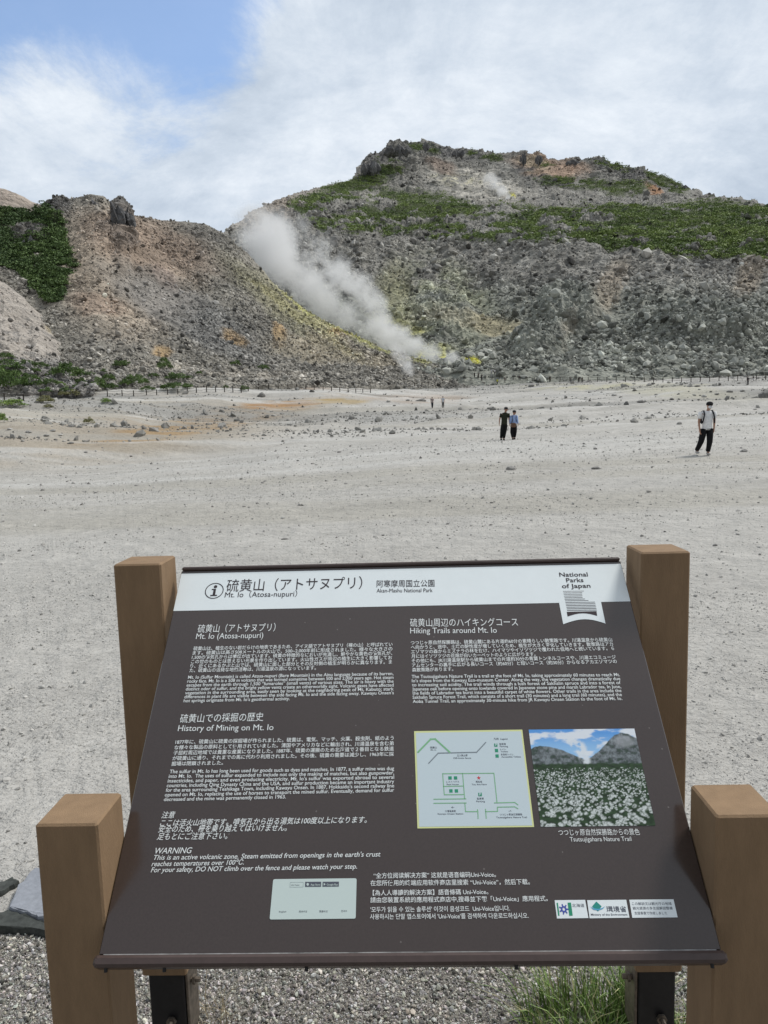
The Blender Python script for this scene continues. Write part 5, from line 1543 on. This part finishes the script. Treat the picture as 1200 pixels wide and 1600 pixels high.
# ------------------------------------------------------------------ stones one could pick out
def stone_mesh(seed):
    import bmesh
    bm = bmesh.new(); bmesh.ops.create_icosphere(bm, subdivisions=3, radius=1)
    V = np.array([v.co for v in bm.verts]); n_ = fbm(V * 1.1 + seed * 7, 4, seed); f1, f2, cid = worley(V * 1.2 + seed, seed)
    sc_ = 1 + .32 * n_ - .25 * (f1 - .4)
    V2 = V * sc_[:, None]; V2[:, 2] = np.where(V2[:, 2] < -.35, -.35 + (V2[:, 2] + .35) * .3, V2[:, 2])
    for v, c in zip(bm.verts, V2): v.co = c
    me = bpy.data.meshes.new('stone'); bm.to_mesh(me); bm.free()
    return me


M_st = [plain('stone_dark', (.22, .213, .20), .9, .2, var=.35, scale=3., bump=.5, bscale=8), plain('stone_grey', (.33, .32, .30), .9, .2, var=.3, scale=3., bump=.5, bscale=8), plain('stone_pale', (.46, .45, .42), .9, .2, var=.25, scale=3., bump=.5, bscale=8)]
STM = []
for k_ in range(9):
    me = stone_mesh(k_); me.materials.append(M_st[k_ % 3]); STM.append(me)


def stone(x_, y_, w_, ratio=.5, k_=0, lb=None, rz=None, grp='loose stones on the ash flat'):
    b = hit(x_, y_)
    if b is None or b[2] not in ('g',): return
    p = np.array(b[0]); d = depth_of(p); r_ = w_ * d / F / 2
    o = bpy.data.objects.new('stone' if w_ < 12 else 'boulder', STM[k_ % 9]); COL.objects.link(o)
    o.location = p + (0, 0, r_ * ratio * .25); o.scale = (r_, r_ * .8, r_ * ratio * 1.2); o.rotation_euler = (rng.uniform(-.15, .15), rng.uniform(-.15, .15), rng.uniform(0, 6.28) if rz is None else rz)
    tag(o, lb or 'loose weathered stone lying on the open pale ash flat', 'stone', None if lb else grp)


named = [(799, 734, 17, .45, 1, 'flat grey stone below the couple, largest in mid flat'), (931, 733, 15, .4, 0, 'flat dark stone right of the largest mid flat stone'), (1163, 706, 12, .5, 1, 'grey stone on the ash right of the person in white'),
         (1117, 853, 8, .6, 0, 'dark stone just above the right back post'), (1196, 622, 24, .8, 0, 'big dark boulder at the right edge of the far flat'), (408, 620, 12, .8, 0, 'upright dark boulder below the left fence'), (66, 1075, 11, .7, 2, 'rounded pale grey stone on the near ash at left'),
         (657, 627, 16, .35, 0, 'long low dark boulder left of the two far walkers'), (1001, 629, 12, .5, 0, 'low dark boulder on the far flat above the blank ash'), (445, 843, 11, .35, 0, 'flat dark stone above the sign, nearest to its left half'), (1062, 663, 9, .6, 1, 'grey stone to the left of the person in white')]
for a_ in named: stone(a_[0], a_[1], a_[2], a_[3], a_[4], a_[5], 0.2)
lst = [(410, 755, 7), (540, 756, 7), (566, 773, 6), (381, 792, 8), (389, 793, 6), (442, 810, 11), (219, 827, 7), (268, 826, 7), (281, 828, 6), (361, 808, 6), (31, 861, 9), (52, 868, 7), (155, 725, 5), (530, 707, 9), (550, 707, 6), (786, 706, 7), (780, 723, 7), (854, 689, 6), (861, 690, 5), (930, 702, 10),
       (1152, 785, 7), (1185, 786, 6), (768, 786, 8), (913, 848, 5), (1120, 763, 6), (833, 718, 6), (845, 858, 4), (632, 743, 5), (685, 710, 6), (1050, 624, 9), (1070, 626, 7), (607, 628, 9), (637, 626, 10), (616, 634, 8), (1085, 744, 4), (1130, 702, 5), (898, 721, 5), (640, 700, 5), (622, 792, 5), (700, 770, 4),
       (16, 671, 12), (44, 676, 11), (82, 674, 13), (72, 681, 14), (110, 693, 12), (60, 684, 9), (95, 680, 10), (20, 683, 9), (36, 690, 8), (120, 668, 6), (100, 690, 7), (134, 707, 8), (150, 705, 6), (205, 713, 6), (225, 708, 5), (160, 700, 5), (386, 673, 10), (396, 680, 8), (440, 647, 9), (428, 650, 11), (423, 643, 6), (457, 650, 6),
       (1020, 600, 9), (1014, 603, 12), (1090, 604, 12), (1045, 598, 8), (1025, 617, 7), (990, 600, 7), (1100, 620, 11), (1085, 617, 8), (1140, 613, 14), (1160, 611, 12), (1120, 616, 10), (1000, 605, 6), (960, 618, 10), (970, 621, 8), (940, 613, 6), (915, 622, 7), (1180, 640, 8), (975, 655, 5), (1030, 689, 4)]
for i, (x_, y_, w_) in enumerate(lst): stone(x_, y_, w_ * .82, rng.uniform(.3, .6), int(rng.integers(0, 9)))
for i in range(110):
    y_ = 600 + 285 * rng.random() ** 1.35; x_ = rng.uniform(0, 1200)
    dd_ = (y_ - 600) / 285
    stone(x_, y_, rng.uniform(1.8, 3.6) * (1 + (rng.random() < .12) * .8), rng.uniform(.4, .8), int(rng.integers(0, 9)))

# rocks standing on the skyline, each a crag of its own
M_crag = terrain_mat('crag_rock', (.2, 1.2), (.25, .3), [('v', .35, 1.2, .9), ('v', 1.1, .5, .9), ('n', 1.5, .6, .8)])
def crag_mesh(seed, pointy=1.0):
    """a cluster of leaning angular shards fused into one outcrop, unit size"""
    r2 = np.random.default_rng(seed); V = []; Fs = []
    for k_ in range(16):
        x_, y_ = r2.uniform(-.75, .75), r2.uniform(-.5, .5); tall = (1 - abs(x_ - .1) ** 1.3) * r2.uniform(.35, .85) * pointy + .15
        if seed == 1: tall = max(0, 1 - abs(x_ + .22) * .95) ** 1.6 * r2.uniform(.8, 1.05) + .12
        T = ICO * (1 + r2.uniform(-.3, .3, (12, 1))); T = T * np.array([r2.uniform(.22, .44), r2.uniform(.25, .45), tall])
        T[:, :2] *= (1 - .35 * np.clip(T[:, 2:] / tall, 0, 1)); a = r2.uniform(-.3, .35); c, s_ = math.cos(a), math.sin(a)
        T = T @ np.array([[c, 0, s_], [0, 1, 0], [-s_, 0, c]]).T; b_ = r2.uniform(0, 3); T = T @ np.array([[math.cos(b_) , -math.sin(b_) * .3, 0], [math.sin(b_) * .3, math.cos(b_), 0], [0, 0, 1]]).T
        Fs.append(ICOF + len(V) * 12); V.append(T + np.array([x_, y_, -.1]))
    V = np.concatenate(V); Fs = np.concatenate(Fs)
    return V, Fs


for (x_, y_, w_, h_, d_, k_, lb) in [(196, 345, 58, 32, 200, 1, 'dark pointed crag on the skyline of the left hill'), (96, 348, 62, 34, 200, 2, 'grey rocky shoulder at the top edge of the pine mat'), (146, 326, 40, 20, 204, 12, 'low grey rocks at the highest point of the left hill crest'),
                                     (817, 248, 13, 14, 612, 3, 'small leaning rock pinnacle on the skyline right of the summit'), (841, 249, 14, 11, 610, 4, 'square rock stub on the skyline beside the leaning pinnacle'),
                                     (665, 228, 12, 11, 622, 5, 'tiny pointed rock on the very top of the mountain'), (620, 236, 50, 16, 612, 6, 'dark crags along the left brow of the summit'), (578, 262, 34, 22, 596, 7, 'dark cliff at the left end of the summit block'),
                                     (935, 264, 34, 18, 606, 8, 'dark rock knob on the right shoulder of the mountain'), (1002, 276, 26, 14, 592, 9, 'blocky dark rock near the right end of the summit ridge'), (715, 240, 22, 10, 612, 10, 'row of small rocks on the summit ridge between summit and pinnacle'),
                                     (50, 384, 62, 22, 190, 11, 'pale grey outcrop in the middle of the green pine mat at left'), (1055, 298, 50, 12, 560, 13, 'line of dark rocks where the summit ridge runs down to the right'), (895, 256, 30, 9, 606, 14, 'small rocks on the reddish skyline of the mountain')]:
    p = P(x_, y_, d_); V_, F_ = crag_mesh(k_)
    tone = (.125 if k_ == 1 else .20 if k_ in (11, 2, 12) else .18); cc = tone * rng.normal(1, .25, len(V_)).clip(.5, 1.6)[:, None] * np.array([1, .99, 1.0])
    o = obj('crag', raw_mesh('crag', V_ * np.array([w_ * d_ / F / 2, w_ * d_ / F / 2.4, h_ * d_ / F * .95]), F_, col=cc), M_crag, loc=tuple(p)); tag(o, lb, 'crag')


# ------------------------------------------------------------------ steam from the vents
def steam(name, blobs, dens, nscale, label, thr=.30, pad=1.15, soft=1.0):
    m = bpy.data.materials.new('steam'); m.use_nodes = True; t = m.node_tree; n = t.nodes; l = t.links
    for q_ in list(n): n.remove(q_)
    out_ = n.new('ShaderNodeOutputMaterial'); vol = n.new('ShaderNodeVolumePrincipled')
    vol.inputs['Color'].default_value = (1, 1, 1, 1); vol.inputs['Anisotropy'].default_value = 0
    l.new(vol.outputs[0], out_.inputs['Volume'])
    ge = n.new('ShaderNodeNewGeometry')
    nz = n.new('ShaderNodeTexNoise'); nz.inputs['Scale'].default_value = nscale; nz.inputs['Detail'].default_value = 6; nz.inputs['Roughness'].default_value = .66; nz.inputs['Distortion'].default_value = .6
    l.new(ge.outputs['Position'], nz.inputs['Vector'])
    nb = n.new('ShaderNodeTexNoise'); nb.inputs['Scale'].default_value = nscale * .45; nb.inputs['Detail'].default_value = 2
    l.new(ge.outputs['Position'], nb.inputs['Vector'])
    cur = None; C_ = []; R_ = []
    for (x_, y_, d_, rp, wt) in blobs:
        c = P(x_, y_, d_); r_ = rp * d_ / F; C_.append(c); R_.append(r_)
        sb = n.new('ShaderNodeVectorMath'); sb.operation = 'DISTANCE'; l.new(ge.outputs['Position'], sb.inputs[0]); sb.inputs[1].default_value = tuple(c)
        mr = n.new('ShaderNodeMapRange'); mr.inputs['From Min'].default_value = r_ * 1.25; mr.inputs['From Max'].default_value = 0; mr.inputs['To Max'].default_value = wt
        l.new(sb.outputs['Value'], mr.inputs['Value'])
        if cur is None: cur = mr.outputs[0]
        else:
            mm = n.new('ShaderNodeMath'); mm.operation = 'SMOOTH_MAX'; mm.inputs[2].default_value = .15; l.new(cur, mm.inputs[0]); l.new(mr.outputs[0], mm.inputs[1]); cur = mm.outputs[0]

    def mt(op, a, b, cl=False):
        k = n.new('ShaderNodeMath'); k.operation = op; k.use_clamp = cl
        for i, v in enumerate((a, b)):
            if isinstance(v, (int, float)): k.inputs[i].default_value = v
            else: l.new(v, k.inputs[i])
        return k.outputs[0]
    nn = mt('ADD', mt('MULTIPLY', mt('SUBTRACT', nz.outputs['Fac'], .5), 2.6), mt('MULTIPLY', mt('SUBTRACT', nb.outputs['Fac'], .5), 1.3))
    v = mt('SUBTRACT', mt('ADD', cur, mt('MULTIPLY', nn, mt('ADD', mt('MULTIPLY', cur, 1.2), .10))), thr)
    v = mt('MULTIPLY', v, mt('GREATER_THAN', cur, .001))
    v = mt('MULTIPLY', mt('MAXIMUM', v, 0), dens)
    l.new(v, vol.inputs['Density'])
    # closed hull: an oriented box round the puffs
    C_ = np.array(C_); R_ = np.array(R_); c = C_.mean(0)
    ax = C_[-1] - C_[0] if len(C_) > 1 else np.array([1., 0, 0]); ax /= np.linalg.norm(ax)
    b = np.cross(ax, (0, 1, 0)); b /= np.linalg.norm(b); c3 = np.cross(ax, b); B = np.stack([ax, b, c3], 1)
    Q = (C_ - c) @ B; lo = (Q - R_[:, None] * pad).min(0); hi = (Q + R_[:, None] * pad).max(0)
    mbx = MB(); mid_ = c + B @ ((lo + hi) / 2)
    mbx.box((0, 0, 0), hi - lo, 0, B)
    o = mbx.build(name, m, loc=tuple(mid_)); tag(o, label, 'steam', kind='stuff')


steam('steam', [(385, 375, 262, 30, .62), (400, 348, 275, 42, .60), (440, 338, 284, 36, .42), (470, 352, 282, 40, .36), (505, 385, 276, 42, .33), (425, 385, 268, 54, .95), (452, 415, 260, 46, .95), (484, 448, 254, 40, .95), (512, 476, 249, 36, 1.), (542, 500, 246, 33, 1.05),
                (572, 520, 243, 30, 1.1), (600, 534, 240, 24, 1.1)], .36, .13, 'main bank of white steam rising up the gully between the hills', .22)
steam('steam', [(478, 392, 262, 24, .30), (500, 408, 262, 34, .42), (530, 432, 256, 40, .62), (556, 450, 252, 34, .75), (580, 478, 248, 32, .8), (598, 508, 245, 30, .9), (622, 530, 239, 29, 1.1), (648, 543, 233, 24, 1.15), (676, 553, 226, 20, 1.15), (702, 562, 220, 17, 1.1), (724, 571, 214, 13, 1.1), (738, 577, 211, 9, 1.)], .46, .17,
      'lower trail of white steam drifting from the yellow vents', .22)
steam('steam', [(616, 543, 206, 13, .8), (624, 553, 200, 15, 1.), (632, 564, 195, 14, 1.1), (637, 575, 190, 12, 1.1), (641, 584, 186, 8, 1.)], .5, .35, 'small upright wisp of steam at the foot of the spur', .22)
steam('steam', [(764, 282, 560, 14, .7), (776, 290, 545, 14, .95), (786, 300, 520, 11, 1.1), (796, 311, 492, 7, 1.2)], .5, .09, 'small wisp of steam high below the summit', .18)
print('all done', len(bpy.data.objects))
